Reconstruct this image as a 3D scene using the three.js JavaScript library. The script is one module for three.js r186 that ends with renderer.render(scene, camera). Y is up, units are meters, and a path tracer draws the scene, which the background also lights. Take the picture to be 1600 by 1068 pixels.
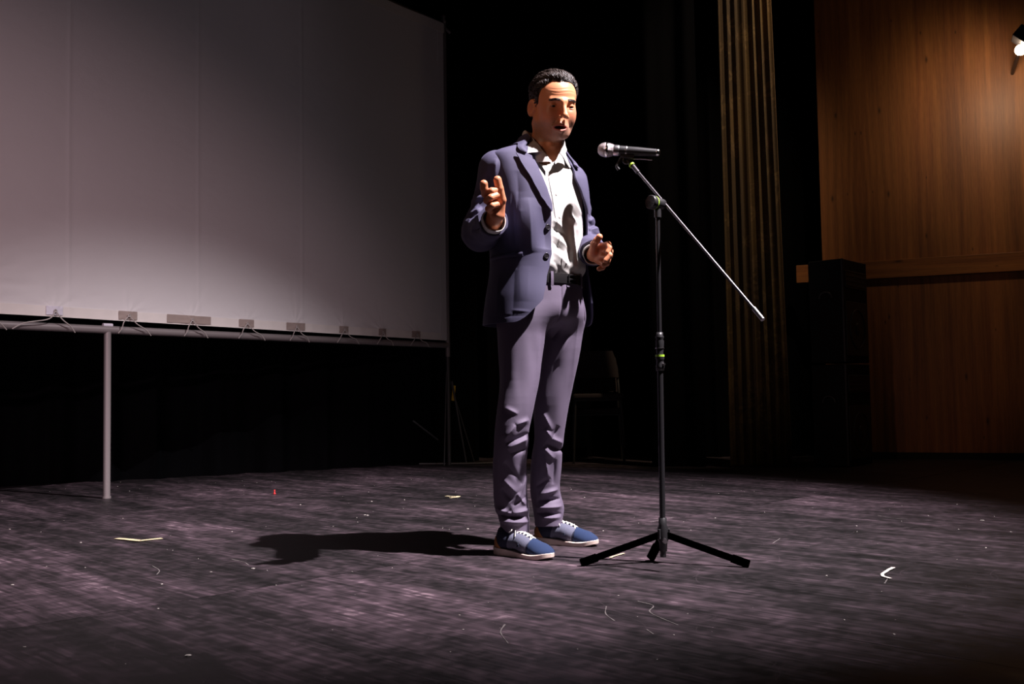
import * as THREE from 'three';
import { mergeGeometries } from 'three/addons/utils/BufferGeometryUtils.js';
import { RoundedBoxGeometry } from 'three/addons/geometries/RoundedBoxGeometry.js';
import { RectAreaLightUniformsLib } from 'three/addons/lights/RectAreaLightUniformsLib.js';

// ------------------------------------------------------------------ camera, lights, exposure
const scene = new THREE.Scene();
scene.background = new THREE.Color(0x000000);
const camera = new THREE.PerspectiveCamera(2 * Math.atan(534 / 1555) * 180 / Math.PI, 1600 / 1068, 0.05, 60);
camera.position.set(0, 0.59, 0);
camera.rotation.order = 'XYZ';
camera.rotation.set(Math.atan(83 / 1555), 0, -0.016);
const renderer = new THREE.WebGLRenderer({ antialias: true });
renderer.toneMapping = THREE.LinearToneMapping;
renderer.toneMappingExposure = 1.0;
renderer.shadowMap.enabled = true;
RectAreaLightUniformsLib.init();

// every lamp: where it stands, where it aims, colour, candela, half cone in degrees, penumbra, radius in units of 2 cm
const LAMPS = {
  key: { at: [2.95, 6.05, -2.40], to: [-0.25, 0.0, -4.75], color: [1, 0.90, 0.95], power: 510, cone: 24, soft: 1.0, size: 2.2 },
  fill: { at: [-3.0, 3.0, -0.2], to: [0.18, 1.78, -3.72], color: [1, 0.55, 0.36], power: 9, cone: 8.5, soft: 0.8, size: 12 },  // added unseen fill for the shaded side of the face
  screenWash: { at: [-1.2, 3.2, 4.0], to: [-3.2, 0.6, -5.4], color: [1, 0.66, 0.71], power: 85, cone: 17, soft: 1.0, size: 4 },  // added unseen wash, brightens the lower left of the screen
  sideWash: { at: [-6.0, 4.2, 2.5], to: [0, 0, 0], color: [0.96, 0.82, 1.0], power: 15, cone: 84, soft: 0.015, size: 0.6 },  // added unseen wash; its sharp cone edge draws the shade line on the screen
  curtain: { at: [3.0, 6.8, -5.6], to: [1.9, 3.2, -7.85], color: [1, 0.76, 0.52], power: 62, cone: 15.5, soft: 1.0, size: 4 },  // added unseen lamp, only there to brighten the patterned curtain
};
const WALL_LAMP = { color: [1, 0.76, 0.52], power: 1.35 };

// ------------------------------------------------------------------ small helpers
const D2R = Math.PI / 180;
let seed = 7;
const rnd = () => { seed = (seed * 1664525 + 1013904223) >>> 0; return seed / 4294967296; };
const clamp = (x, a, b) => Math.max(a, Math.min(b, x));
const lerp = (a, b, t) => a + (b - a) * t;
const ss = (a, b, x) => { const t = clamp((x - a) / (b - a), 0, 1); return t * t * (3 - 2 * t); };
const table = (T, x) => {                                    // smooth look-up in [[x, y], ...] with x rising
  if (x <= T[0][0]) return T[0][1];
  for (let i = 1; i < T.length; i++) if (x <= T[i][0]) return lerp(T[i - 1][1], T[i][1], ss(T[i - 1][0], T[i][0], x) * 0.5 + 0.5 * (x - T[i - 1][0]) / (T[i][0] - T[i - 1][0]));
  return T[T.length - 1][1];
};
const hash = (x, y, z) => { let h = (x * 374761393 + y * 668265263 + z * 2147483647) | 0; h = Math.imul(h ^ (h >>> 13), 1274126177); h ^= h >>> 16; return (h >>> 0) / 4294967296; };
function vnoise(x, y, z = 0, px = 0, py = 0) {               // value noise 0..1; px, py: period
  const xi = Math.floor(x), yi = Math.floor(y), zi = Math.floor(z);
  let fx = x - xi, fy = y - yi, fz = z - zi; fx = fx * fx * (3 - 2 * fx); fy = fy * fy * (3 - 2 * fy); fz = fz * fz * (3 - 2 * fz);
  const wx = (i) => px ? ((i % px) + px) % px : i, wy = (i) => py ? ((i % py) + py) % py : i;
  const x0 = wx(xi), x1 = wx(xi + 1), y0 = wy(yi), y1 = wy(yi + 1);
  const a = lerp(lerp(hash(x0, y0, zi), hash(x1, y0, zi), fx), lerp(hash(x0, y1, zi), hash(x1, y1, zi), fx), fy);
  if (fz === 0) return a;
  const b = lerp(lerp(hash(x0, y0, zi + 1), hash(x1, y0, zi + 1), fx), lerp(hash(x0, y1, zi + 1), hash(x1, y1, zi + 1), fx), fy);
  return lerp(a, b, fz);
}
const used = {};
function numbered(name) { const n = used[name] = (used[name] ?? -1) + 1; return n ? `${name}_${String(n).padStart(3, '0')}` : name; }
function tag(o, label, category, group, kind) {
  if (label) o.userData.label = label;
  if (category) o.userData.category = category;
  if (group) o.userData.group = group;
  if (kind) o.userData.kind = kind;
  return o;
}
function part(name, geometry, material, parent, label) {
  const m = new THREE.Mesh(geometry, material); m.name = parent === scene ? numbered(name) : name;
  m.castShadow = m.receiveShadow = true; parent.add(m);
  if (parent !== scene) {                                    // repeats inside one thing take numbers as well
    const n = parent.children.filter((c) => c.name.replace(/_\d{3}$/, '') === name).length - 1; if (n > 0) m.name = `${name}_${String(n).padStart(3, '0')}`;
  }
  if (label) m.userData.label = label;
  return m;
}
function thing(name, label, category, at = [0, 0, 0], turn = 0, group) {
  const o = new THREE.Group(); o.name = numbered(name); o.position.set(...at); o.rotation.y = turn; scene.add(o);
  return tag(o, label, category, group);
}
const structure = (name, geometry, material, parent = scene) => { const m = part(name, geometry, material, parent); if (parent === scene) m.userData.kind = 'structure'; return m; };
const v3 = (a) => new THREE.Vector3(...a);
const sub = (a, b) => [a[0] - b[0], a[1] - b[1], a[2] - b[2]], add = (a, b) => [a[0] + b[0], a[1] + b[1], a[2] + b[2]], mul = (a, s) => [a[0] * s, a[1] * s, a[2] * s];
const len = (a) => Math.hypot(a[0], a[1], a[2]), norm = (a) => mul(a, 1 / (len(a) || 1)), dot = (a, b) => a[0] * b[0] + a[1] * b[1] + a[2] * b[2];
const cross = (a, b) => [a[1] * b[2] - a[2] * b[1], a[2] * b[0] - a[0] * b[2], a[0] * b[1] - a[1] * b[0]];
const clean = (g) => { const o = g.index ? g.toNonIndexed() : g.clone(); for (const k of Object.keys(o.attributes)) if (!['position', 'normal', 'uv'].includes(k)) o.deleteAttribute(k); if (!o.attributes.uv) o.setAttribute('uv', new THREE.BufferAttribute(new Float32Array(o.attributes.position.count * 2), 2)); return o; };
const join = (...g) => mergeGeometries(g.flat().map(clean));
const moved = (g, x, y, z, rx = 0, ry = 0, rz = 0) => { g.rotateX(rx); g.rotateZ(rz); g.rotateY(ry); g.translate(x, y, z); return g; };
function box(w, h, d, x = 0, y = 0, z = 0, r = 0.004, ry = 0) {
  const g = r > 0 ? new RoundedBoxGeometry(w, h, d, 2, Math.min(r, w / 2.1, h / 2.1, d / 2.1)) : new THREE.BoxGeometry(w, h, d);
  g.rotateY(ry); g.translate(x, y, z); return g;
}
function tube(points, r, sides = 10, steps = 0, closed = false) {
  const c = new THREE.CatmullRomCurve3(points.map(v3), closed, 'centripetal');
  return new THREE.TubeGeometry(c, steps || Math.max(1, (points.length - 1) * 6), r, sides, closed);
}
function rod(a, b, r0, r1 = r0, sides = 14) {                // capped rod between two points
  const d = sub(b, a), g = new THREE.CylinderGeometry(r1, r0, len(d), sides);
  g.applyQuaternion(new THREE.Quaternion().setFromUnitVectors(new THREE.Vector3(0, 1, 0), v3(norm(d)))); g.translate(...mul(add(a, b), 0.5)); return g;
}
function lathe(profile, sides = 28) { return new THREE.LatheGeometry(profile.map((p) => new THREE.Vector2(p[0], p[1])), sides); }
function along(g, a, b) {                                    // turns a shape made along +y from the origin so that it runs from a towards b
  g.applyQuaternion(new THREE.Quaternion().setFromUnitVectors(new THREE.Vector3(0, 1, 0), v3(norm(sub(b, a))))); g.translate(...a); return g;
}
// a sheet fn(u, v) -> [x, y, z] with thickness t (towards the back) and closed rims; uv in metres
function sheet(nu, nv, fn, t, wrap = false) {
  const P = [], N = [], cu = wrap ? nu : nu + 1;
  for (let j = 0; j <= nv; j++) for (let i = 0; i < cu; i++) P.push(fn(i / nu, j / nv));
  const at = (i, j) => P[j * cu + (wrap ? ((i % nu) + nu) % nu : clamp(i, 0, nu))];
  for (let j = 0; j <= nv; j++) for (let i = 0; i < cu; i++) N.push(norm(cross(sub(at(i + 1, j), at(i - 1, j)), sub(at(i, Math.min(nv, j + 1)), at(i, Math.max(0, j - 1))))));
  const pos = [], nor = [], uv = [], idx = []; let base = 0;
  const layer = (off, flip) => {
    base = pos.length / 3;
    for (let j = 0; j <= nv; j++) for (let i = 0; i <= nu; i++) {
      const k = j * cu + (wrap ? i % nu : i), p = P[k], n = N[k];
      pos.push(p[0] - n[0] * off, p[1] - n[1] * off, p[2] - n[2] * off); nor.push(...(flip ? mul(n, -1) : n)); uv.push(i / nu, j / nv);
    }
    for (let j = 0; j < nv; j++) for (let i = 0; i < nu; i++) {
      const a = base + j * (nu + 1) + i, b = a + 1, c = a + nu + 1, d = c + 1;
      flip ? idx.push(a, c, b, b, c, d) : idx.push(a, b, c, b, d, c);
    }
  };
  layer(0, false); const o = base; layer(t, true); const q = base;
  const rim = (list, flip) => {
    for (let k = 0; k + 1 < list.length; k++) {
      const [i0, i1] = [list[k], list[k + 1]], b = pos.length / 3, ids = [o + i0, o + i1, q + i0, q + i1];
      const A = ids.map((id) => pos.slice(id * 3, id * 3 + 3)); let n = norm(cross(sub(A[1], A[0]), sub(A[2], A[0]))); if (flip) n = mul(n, -1);
      for (const a of A) { pos.push(...a); nor.push(...n); uv.push(0, 0); }
      flip ? idx.push(b, b + 2, b + 1, b + 1, b + 2, b + 3) : idx.push(b, b + 1, b + 2, b + 1, b + 3, b + 2);
    }
  };
  const row = (j) => Array.from({ length: nu + 1 }, (_, i) => j * (nu + 1) + i), col = (i) => Array.from({ length: nv + 1 }, (_, j) => j * (nu + 1) + i);
  rim(row(0), true); rim(row(nv), false); if (!wrap) { rim(col(0), false); rim(col(nu), true); }
  const g = new THREE.BufferGeometry();
  g.setAttribute('position', new THREE.Float32BufferAttribute(pos, 3)); g.setAttribute('normal', new THREE.Float32BufferAttribute(nor, 3)); g.setAttribute('uv', new THREE.Float32BufferAttribute(uv, 2)); g.setIndex(idx);
  return g;
}
// ------------------------------------------------------------------ distance fields and their mesher
const smin = (a, b, k) => { const h = Math.max(k - Math.abs(a - b), 0) / k; return Math.min(a, b) - h * h * k * 0.25; };
const smax = (a, b, k) => -smin(-a, -b, k);
function cap(x, y, z, a, b, ra, rb) {                        // tapered capsule
  const ex = b[0] - a[0], ey = b[1] - a[1], ez = b[2] - a[2], px = x - a[0], py = y - a[1], pz = z - a[2];
  const t = clamp((px * ex + py * ey + pz * ez) / (ex * ex + ey * ey + ez * ez + 1e-12), 0, 1);
  return Math.hypot(px - ex * t, py - ey * t, pz - ez * t) - lerp(ra, rb, t);
}
function ell(x, y, z, c, r) {
  const px = x - c[0], py = y - c[1], pz = z - c[2], k0 = Math.hypot(px / r[0], py / r[1], pz / r[2]), k1 = Math.hypot(px / (r[0] * r[0]), py / (r[1] * r[1]), pz / (r[2] * r[2]));
  return k1 < 1e-9 ? -Math.min(...r) : k0 * (k0 - 1) / k1;
}
const ball = (x, y, z, c, r) => Math.hypot(x - c[0], y - c[1], z - c[2]) - r;
function chainD(x, y, z, pts, k) {                           // pts: [[x, y, z, r], ...]
  let d = 1e9;
  for (let i = 0; i + 1 < pts.length; i++) { const c = cap(x, y, z, pts[i], pts[i + 1], pts[i][3], pts[i + 1][3]); d = i ? smin(d, c, k) : c; }
  return d;
}
function mesher(f, lo, hi, cell) {                           // naive surface nets
  const n = [0, 1, 2].map((i) => Math.ceil((hi[i] - lo[i]) / cell) + 1), [nx, ny, nz] = n, V = new Float32Array(nx * ny * nz).fill(NaN), B = 6;
  const id = (i, j, k) => (k * ny + j) * nx + i;
  for (let k = 0; k < nz; k += B) for (let j = 0; j < ny; j += B) for (let i = 0; i < nx; i += B) {
    const c = f(lo[0] + (i + B / 2) * cell, lo[1] + (j + B / 2) * cell, lo[2] + (k + B / 2) * cell), far = Math.abs(c) > B * cell * 1.6;
    for (let kk = k; kk < Math.min(k + B, nz); kk++) for (let jj = j; jj < Math.min(j + B, ny); jj++) for (let ii = i; ii < Math.min(i + B, nx); ii++)
      V[id(ii, jj, kk)] = far ? c : f(lo[0] + ii * cell, lo[1] + jj * cell, lo[2] + kk * cell);
  }
  const at = new Int32Array(nx * ny * nz).fill(-1), pos = [], idx = [];
  for (let k = 0; k < nz - 1; k++) for (let j = 0; j < ny - 1; j++) for (let i = 0; i < nx - 1; i++) {
    let m = 0; const c = [];
    for (let q = 0; q < 8; q++) { const v = V[id(i + (q & 1), j + (q >> 1 & 1), k + (q >> 2))]; c.push(v); if (v < 0) m |= 1 << q; }
    if (m === 0 || m === 255) continue;
    let sx = 0, sy = 0, sz = 0, w = 0;
    for (let a = 0; a < 8; a++) for (const bit of [1, 2, 4]) { const b = a | bit; if (a & bit || (c[a] < 0) === (c[b] < 0)) continue; const t = c[a] / (c[a] - c[b]); sx += (a & 1) + (bit === 1 ? t : 0); sy += (a >> 1 & 1) + (bit === 2 ? t : 0); sz += (a >> 2) + (bit === 4 ? t : 0); w++; }
    at[id(i, j, k)] = pos.length / 3; pos.push(lo[0] + (i + sx / w) * cell, lo[1] + (j + sy / w) * cell, lo[2] + (k + sz / w) * cell);
  }
  const quad = (a, b, c, d, flip) => { if (a < 0 || b < 0 || c < 0 || d < 0) return; flip ? idx.push(a, c, b, a, d, c) : idx.push(a, b, c, a, c, d); };
  for (let k = 1; k < nz - 1; k++) for (let j = 1; j < ny - 1; j++) for (let i = 1; i < nx - 1; i++) {
    const s = V[id(i, j, k)] < 0;
    if (s !== V[id(i + 1, j, k)] < 0) quad(at[id(i, j - 1, k - 1)], at[id(i, j, k - 1)], at[id(i, j, k)], at[id(i, j - 1, k)], !s);
    if (s !== V[id(i, j + 1, k)] < 0) quad(at[id(i - 1, j, k - 1)], at[id(i - 1, j, k)], at[id(i, j, k)], at[id(i, j, k - 1)], !s);
    if (s !== V[id(i, j, k + 1)] < 0) quad(at[id(i - 1, j - 1, k)], at[id(i, j - 1, k)], at[id(i, j, k)], at[id(i - 1, j, k)], !s);
  }
  const nor = new Float32Array(pos.length), uv = new Float32Array(pos.length / 3 * 2), e = cell * 0.5;
  for (let q = 0; q < pos.length; q += 3) {
    const [x, y, z] = [pos[q], pos[q + 1], pos[q + 2]], g = norm([f(x + e, y, z) - f(x - e, y, z), f(x, y + e, z) - f(x, y - e, z), f(x, y, z + e) - f(x, y, z - e)]);
    nor.set(g, q); uv[q / 3 * 2] = x * 0.8 + z * 0.6; uv[q / 3 * 2 + 1] = y;
  }
  const g = new THREE.BufferGeometry();
  g.setAttribute('position', new THREE.Float32BufferAttribute(pos, 3)); g.setAttribute('normal', new THREE.BufferAttribute(nor, 3)); g.setAttribute('uv', new THREE.BufferAttribute(uv, 2)); g.setIndex(idx);
  return g;
}
// folds of cloth: creases are segments [x0, y0, x1, y1, half width, height] in the plane that faces the front
function folds(list, x, y) {
  let h = 0;
  for (const c of list) {
    const ex = c[2] - c[0], ey = c[3] - c[1], l2 = ex * ex + ey * ey, t = ((x - c[0]) * ex + (y - c[1]) * ey) / l2, tc = clamp(t, 0, 1);
    const d = Math.hypot(x - c[0] - ex * tc, y - c[1] - ey * tc) / c[4];
    if (d < 3) h += c[5] * (0.6 * Math.exp(-d * d) + 0.4 * Math.exp(-2.2 * d)) * Math.pow(Math.sin(Math.PI * clamp(tc, 0.001, 0.999)), 0.7);
  }
  return h;
}

// ------------------------------------------------------------------ materials
function dataMap(w, h, fn, srgb) {                           // fn(x, y) -> [r, g, b] in 0..1
  const a = new Uint8Array(w * h * 4);
  for (let y = 0; y < h; y++) for (let x = 0; x < w; x++) { const c = fn(x, y), k = (y * w + x) * 4; a[k] = clamp(c[0], 0, 1) * 255; a[k + 1] = clamp(c[1], 0, 1) * 255; a[k + 2] = clamp(c[2], 0, 1) * 255; a[k + 3] = 255; }
  const t = new THREE.DataTexture(a, w, h, THREE.RGBAFormat); t.wrapS = t.wrapT = THREE.RepeatWrapping; t.magFilter = THREE.LinearFilter; t.minFilter = THREE.LinearMipmapLinearFilter; t.generateMipmaps = true;
  if (srgb) t.colorSpace = THREE.SRGBColorSpace; t.needsUpdate = true; return t;
}
const rgb = (r, g, b) => new THREE.Color().setRGB(r, g, b);
const mat = (c, roughness = 0.6, more = {}) => new THREE.MeshPhysicalMaterial({ color: rgb(...c), roughness, side: THREE.DoubleSide, ...more });
// black-painted stage boards: streaks along u, scuffs, dust specks
function floorMaps() {
  const N = 2048, S = 3.2, px = S / N;
  const c = new Float32Array(N * N);
  for (let y = 0; y < N; y++) for (let x = 0; x < N; x++) {
    const u = x * px, v = y * px;
    const a = vnoise(u * 5, v * 90, 0, 16, 288), b = vnoise(u * 12.5, v * 240, 0, 40, 768), d = vnoise(u * 2.5, v * 12.5, 0, 8, 40), e = vnoise(u * 40, v * 40, 3, 128, 128), p = vnoise(u * 1.25, v * 2.5, 5, 4, 8), m = vnoise(u * 10, v * 20, 8, 32, 64);
    c[y * N + x] = 0.50 + 0.18 * (a - 0.5) + 0.17 * (b - 0.5) + 0.22 * (d - 0.5) + 0.22 * (e - 0.5) + 0.24 * (p - 0.5) + 0.18 * (m - 0.5);
  }
  const dab = (x, y, w) => { const i = ((y % N + N) % N) * N + ((x % N + N) % N); c[i] = Math.max(c[i], w); };
  for (let k = 0; k < 300; k++) {                            // long fine scratches
    let x = rnd() * N, y = rnd() * N, a = rnd() * 6.28; const n = 20 + rnd() * 190, w = 0.5 + rnd() * 0.2, bend = (rnd() - 0.5) * 0.02;
    for (let i = 0; i < n; i++) { x += Math.cos(a); y += Math.sin(a); a += bend; if (rnd() < 0.72) dab(Math.floor(x), Math.floor(y), w); }
  }
  for (let k = 0; k < 900; k++) { const x = Math.floor(rnd() * N), y = Math.floor(rnd() * N), w = 0.6 + rnd() * 0.4; dab(x, y, w); if (rnd() < 0.4) { dab(x + 1, y, w); dab(x, y + 1, w); } }
  const color = dataMap(N, N, (x, y) => { const v = clamp(c[y * N + x], 0.06, 1.2), s = v > 0.78 ? 1 : 0; const k = Math.pow(v, 1.6); return [0.54 * k + 0.08 * s, 0.435 * k + 0.08 * s, 0.49 * k + 0.07 * s]; }, true);
  const rough = dataMap(1024, 1024, (x, y) => { const v = c[y * 2 * N + x * 2]; return [v, 0.40 + 0.28 * v, 0]; });
  const bump = dataMap(1024, 1024, (x, y) => { const v = c[y * 2 * N + x * 2]; return [v, v, v]; });
  for (const t of [color, rough, bump]) t.repeat.set(1 / S, 1 / S);
  return { color, rough, bump };
}
const FM = floorMaps();
// oak veneer: grain along v
function veneerMap(tone, seedZ) {
  const W = 640, H = 1600, sx = 1.3 / W, sy = 4.2 / H;
  const knots = Array.from({ length: 26 }, () => [rnd() * 1.3, rnd() * 4.2, 0.006 + rnd() * 0.012]);
  const t = dataMap(W, H, (x, y) => {
    let u = x * sx, v = y * sy, dark = 0;
    for (const k of knots) { const dx = u - k[0]; if (dx > 0.1 || dx < -0.1 || Math.abs(v - k[1]) > 0.3) continue; const dy = (v - k[1]) * 0.35, r = Math.hypot(dx, dy); u += 0.25 * dx * Math.exp(-r * r / 0.0016); dark += 0.5 * Math.exp(-r * r / (k[2] * k[2] * 0.3)); }
    const a = vnoise(u * 28, v * 1.1, seedZ), b = vnoise(u * 130, v * 3.5, seedZ + 9), c = vnoise(u * 300, v * 22, seedZ + 3), d = vnoise(u * 6, v * 0.7, seedZ + 5), ring = 0.5 + 0.5 * Math.sin(u * 95 + 8 * vnoise(u * 5, v * 0.9, seedZ + 2));
    const k = (0.72 + 0.14 * (a - 0.5) + 0.10 * (b - 0.5) + 0.08 * (c - 0.5) + 0.16 * (d - 0.5) + 0.05 * (ring - 0.5)) * (1 - Math.min(0.6, dark));
    return [tone[0] * k, tone[1] * k * (0.97 + 0.05 * a), tone[2] * k];
  }, true);
  t.wrapT = t.wrapS = THREE.MirroredRepeatWrapping; t.repeat.set(1 / 1.3, 1 / 4.2); return t;
}
const clothNoise = dataMap(512, 512, (x, y) => { const v = 0.5 + 0.3 * (vnoise(x / 2, y / 2, 0, 256, 256) - 0.5) + 0.3 * (vnoise(x / 8, y / 8, 1, 64, 64) - 0.5) + 0.25 * ((x + y) % 4 < 2 ? 0.5 : -0.5); return [v, v, v]; });
clothNoise.repeat.set(5, 5);
const meshMap = dataMap(64, 64, (x, y) => { const v = Math.max(Math.abs(Math.sin(x / 64 * Math.PI * 8)), Math.abs(Math.sin(y / 64 * Math.PI * 8))) > 0.75 ? 1 : 0.2; return [v, v, v]; }); meshMap.repeat.set(14, 5);
const M = {
  black: mat([0.012, 0.012, 0.013], 0.9), velvet: mat([0.003, 0.003, 0.0036], 1, { specularIntensity: 0 }), velvetGrey: mat([0.0028, 0.0028, 0.0036], 0.95, { specularIntensity: 0.06 }),
  gap: mat([0.006, 0.005, 0.006], 0.9),
  board: mat([1, 1, 1], 1, { map: FM.color, roughnessMap: FM.rough, bumpMap: FM.bump, bumpScale: 0.0008 }),
  pipe: mat([0.25, 0.22, 0.22], 0.42, { metalness: 0.25 }), pipeDark: mat([0.05, 0.05, 0.052], 0.5), cable: mat([0.12, 0.11, 0.11], 0.6),
  screen: mat([0.74, 0.72, 0.72], 0.75, { bumpMap: clothNoise, bumpScale: 0.0006 }), hem: mat([0.78, 0.74, 0.70], 0.7), tape: mat([0.36, 0.29, 0.26], 0.4), tapeWhite: mat([0.72, 0.7, 0.78], 0.4), cord: mat([0.42, 0.38, 0.36], 0.7),
  masking: mat([0.72, 0.62, 0.38], 0.7), paperScrap: mat([0.8, 0.74, 0.66], 0.8), speck: mat([0.5, 0.46, 0.42], 0.8), red: mat([0.7, 0.04, 0.04], 0.5), yellow: mat([0.65, 0.42, 0.04], 0.6),
  metalBlack: mat([0.018, 0.017, 0.019], 0.32, { clearcoat: 0.3 }), steel: mat([0.62, 0.58, 0.60], 0.28, { metalness: 1 }), chrome: mat([0.75, 0.72, 0.72], 0.16, { metalness: 1 }), plastic: mat([0.022, 0.021, 0.023], 0.42), rubber: mat([0.014, 0.013, 0.014], 0.7), green: mat([0.36, 0.62, 0.04], 0.5),
  speaker: mat([0.004, 0.004, 0.0045], 0.7, { specularIntensity: 0.4 }), grille: mat([0.03, 0.03, 0.034], 0.5, { metalness: 0.3 }),
  chairCloth: mat([0.020, 0.013, 0.013], 0.95), chairTube: mat([0.012, 0.011, 0.011], 0.5),
};

// ------------------------------------------------------------------ the setting: a black stage box, its board floor, drapes and an oak side wall
structure('ceiling', box(15.4, 0.2, 19.4, 0.2, 7.7, -2.6, 0), M.black);
structure('wall_back', box(15.4, 7.8, 0.2, 0.2, 3.8, -11.2, 0), M.black);
structure('wall_left', box(0.2, 7.8, 19, -7.4, 3.8, -2.6, 0), M.black);
structure('wall_right', box(0.2, 7.8, 19, 7.8, 3.8, -2.6, 0), M.black);
structure('wall_front', box(15.4, 7.8, 0.2, 0.2, 3.8, 7.0, 0), M.black);
const floor = structure('floor', box(15.4, 0.2, 19.4, 0.2, -0.113, -2.6, 0), M.gap);
{ // boards lie at 45 degrees to the view; s runs along the long joints, t across them
  const q = Math.SQRT1_2, clipTo = [-7.3, -11.1, 7.7, 6.9];
  const joints = [-10.2, -7.68, -5.24, -2.803, -0.363, 2.08, 4.5, 6.9, 9.3];
  for (let j = 0; j + 1 < joints.length; j++) for (let i = -4; i < 4; i++) {
    const t0 = joints[j] + 0.0025, t1 = joints[j + 1] - 0.0025, off = (j % 2) * 1.9 + 0.35, s0 = i * 3.66 + off + 0.001, s1 = (i + 1) * 3.66 + off - 0.001;
    const sh = [[s0, t0], [s1, t0], [s1, t1], [s0, t1]].map(([s, t]) => [q * (s + t), q * (t - s)]);
    let poly = sh.map((p) => [p[0], p[1]]);
    for (const [ax, sign, lim] of [[0, 1, clipTo[0]], [0, -1, clipTo[2]], [1, 1, clipTo[1]], [1, -1, clipTo[3]]]) {
      const out = []; for (let k = 0; k < poly.length; k++) { const a = poly[k], b = poly[(k + 1) % poly.length], da = sign * (a[ax] - lim), db = sign * (b[ax] - lim); if (da >= 0) out.push(a); if ((da < 0) !== (db < 0)) { const f = da / (da - db); out.push([lerp(a[0], b[0], f), lerp(a[1], b[1], f)]); } }
      poly = out;
    }
    if (poly.length < 3) continue;
    const n = poly.length, pos = [], nor = [], uv = [], idx = [], U = (p) => [q * (p[0] + p[1]) + i * 0.37, q * (p[0] - p[1]) + j * 0.71];
    for (const p of poly) { pos.push(p[0], 0, p[1]); nor.push(0, 1, 0); uv.push(...U(p)); }
    const flip = cross(sub([poly[1][0], 0, poly[1][1]], [poly[0][0], 0, poly[0][1]]), sub([poly[2][0], 0, poly[2][1]], [poly[0][0], 0, poly[0][1]]))[1] < 0;
    for (let k = 1; k + 1 < n; k++) flip ? idx.push(0, k + 1, k) : idx.push(0, k, k + 1);
    for (let k = 0; k < n; k++) { const a = poly[k], b = poly[(k + 1) % n], m = pos.length / 3, nn = norm([b[1] - a[1], 0, a[0] - b[0]]); for (const [p, y] of [[a, 0], [b, 0], [a, -0.012], [b, -0.012]]) { pos.push(p[0], y, p[1]); nor.push(...nn); uv.push(...U(p)); } idx.push(m, m + 1, m + 2, m + 1, m + 3, m + 2); }
    const g = new THREE.BufferGeometry(); g.setAttribute('position', new THREE.Float32BufferAttribute(pos, 3)); g.setAttribute('normal', new THREE.Float32BufferAttribute(nor, 3)); g.setAttribute('uv', new THREE.Float32BufferAttribute(uv, 2)); g.setIndex(idx);
    part('floor_panel', g, M.board, floor);
  }
}
// oak-veneered side wall with a protruding rail; w runs along it from its left end
const WALL = { o: [3.049, 0, -8.556], d: [0.928, 0, 0.373], n: [-0.373, 0, 0.928] };
const onWall = (w, y, n = 0) => [WALL.o[0] + WALL.d[0] * w + WALL.n[0] * n, y, WALL.o[2] + WALL.d[2] * w + WALL.n[2] * n];
const wallTurn = -Math.atan2(WALL.d[2], WALL.d[0]);
function wallBox(w0, w1, y0, y1, n0, n1, r) {
  const g = box(w1 - w0, y1 - y0, n1 - n0, 0, 0, 0, r), p = g.attributes.position, uv = new Float32Array(p.count * 2);
  for (let i = 0; i < p.count; i++) { uv[i * 2] = p.getX(i) + (w0 + w1) / 2 + p.getZ(i); uv[i * 2 + 1] = p.getY(i) + (y0 + y1) / 2; }
  g.setAttribute('uv', new THREE.BufferAttribute(uv, 2)); g.rotateY(wallTurn); g.translate(...onWall((w0 + w1) / 2, (y0 + y1) / 2, (n0 + n1) / 2)); return g;
}
{
  const oak = [mat([1, 1, 1], 0.5, { map: veneerMap([0.80, 0.50, 0.27], 1) }), mat([1, 1, 1], 0.5, { map: veneerMap([0.82, 0.51, 0.275], 21) })];
  const rail = mat([1, 1, 1], 0.45, { map: oak[0].map.clone() }); rail.map.rotation = Math.PI / 2; rail.map.needsUpdate = true;
  const w = structure('wall_oak', wallBox(-0.335, 4.4, 0, 7.55, -0.12, -0.004, 0), M.gap);
  const cuts = [-0.34, 1.40, 2.62, 3.9, 4.4];
  for (let i = 0; i + 1 < cuts.length; i++) for (const [y0, y1] of [[0.055, 1.56], [1.64, 5.2], [5.202, 7.5]])
    part('veneer_panel', wallBox(cuts[i] + 0.0008, cuts[i + 1] - 0.0008, y0, y1, -0.004, 0.012, 0.0015), oak[i % 2], w);
  structure('trim_1', wallBox(-0.56, 4.4, 1.535, 1.69, -0.02, 0.048, 0.003), rail);
  structure('baseboard_right', wallBox(-0.3, 4.4, 0.0, 0.055, 0, 0.014, 0.002), M.black);
}
// hanging drapes: heavy cloth in folds
function drape(name, label, cat, a, b, y0, y1, pitch, depth, m, sd, group, shape) {
  const d = sub(b, a), L = len(d), dir = norm(d), nrm = [-dir[2], 0, dir[0]], nu = Math.max(24, Math.round(L / pitch * 14));
  const mid = mul(add(a, b), 0.5);
  const g = sheet(nu, 24, (u, v) => {
    const w = u * L, y = lerp(y0, y1, v), ph = w / pitch * 2 * Math.PI + 2.2 * vnoise(w * 1.7, sd) + 0.5 * vnoise(w * 3, y * 0.6, sd);
    const amp = depth * (0.5 + 0.8 * vnoise(w * 2.3, sd + 4, 0)), o = amp * (Math.sin(ph) + 0.3 * Math.sin(2.3 * ph + sd)), sq = shape ? shape(u, v) : 0;
    return sub(add(add(add(a, mul(dir, w + 0.3 * amp * Math.cos(ph) + sq)), mul(nrm, o)), [0, y, 0]), [mid[0], 0, mid[2]]);
  }, 0.006);
  { const uv = g.attributes.uv; for (let i = 0; i < uv.count; i++) uv.setXY(i, uv.getX(i) * L * 1.7, lerp(y0, y1, uv.getY(i))); }
  const o = part(name, g, m, scene); o.position.set(mid[0], 0, mid[2]); return tag(o, label, cat, group);
}
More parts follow.
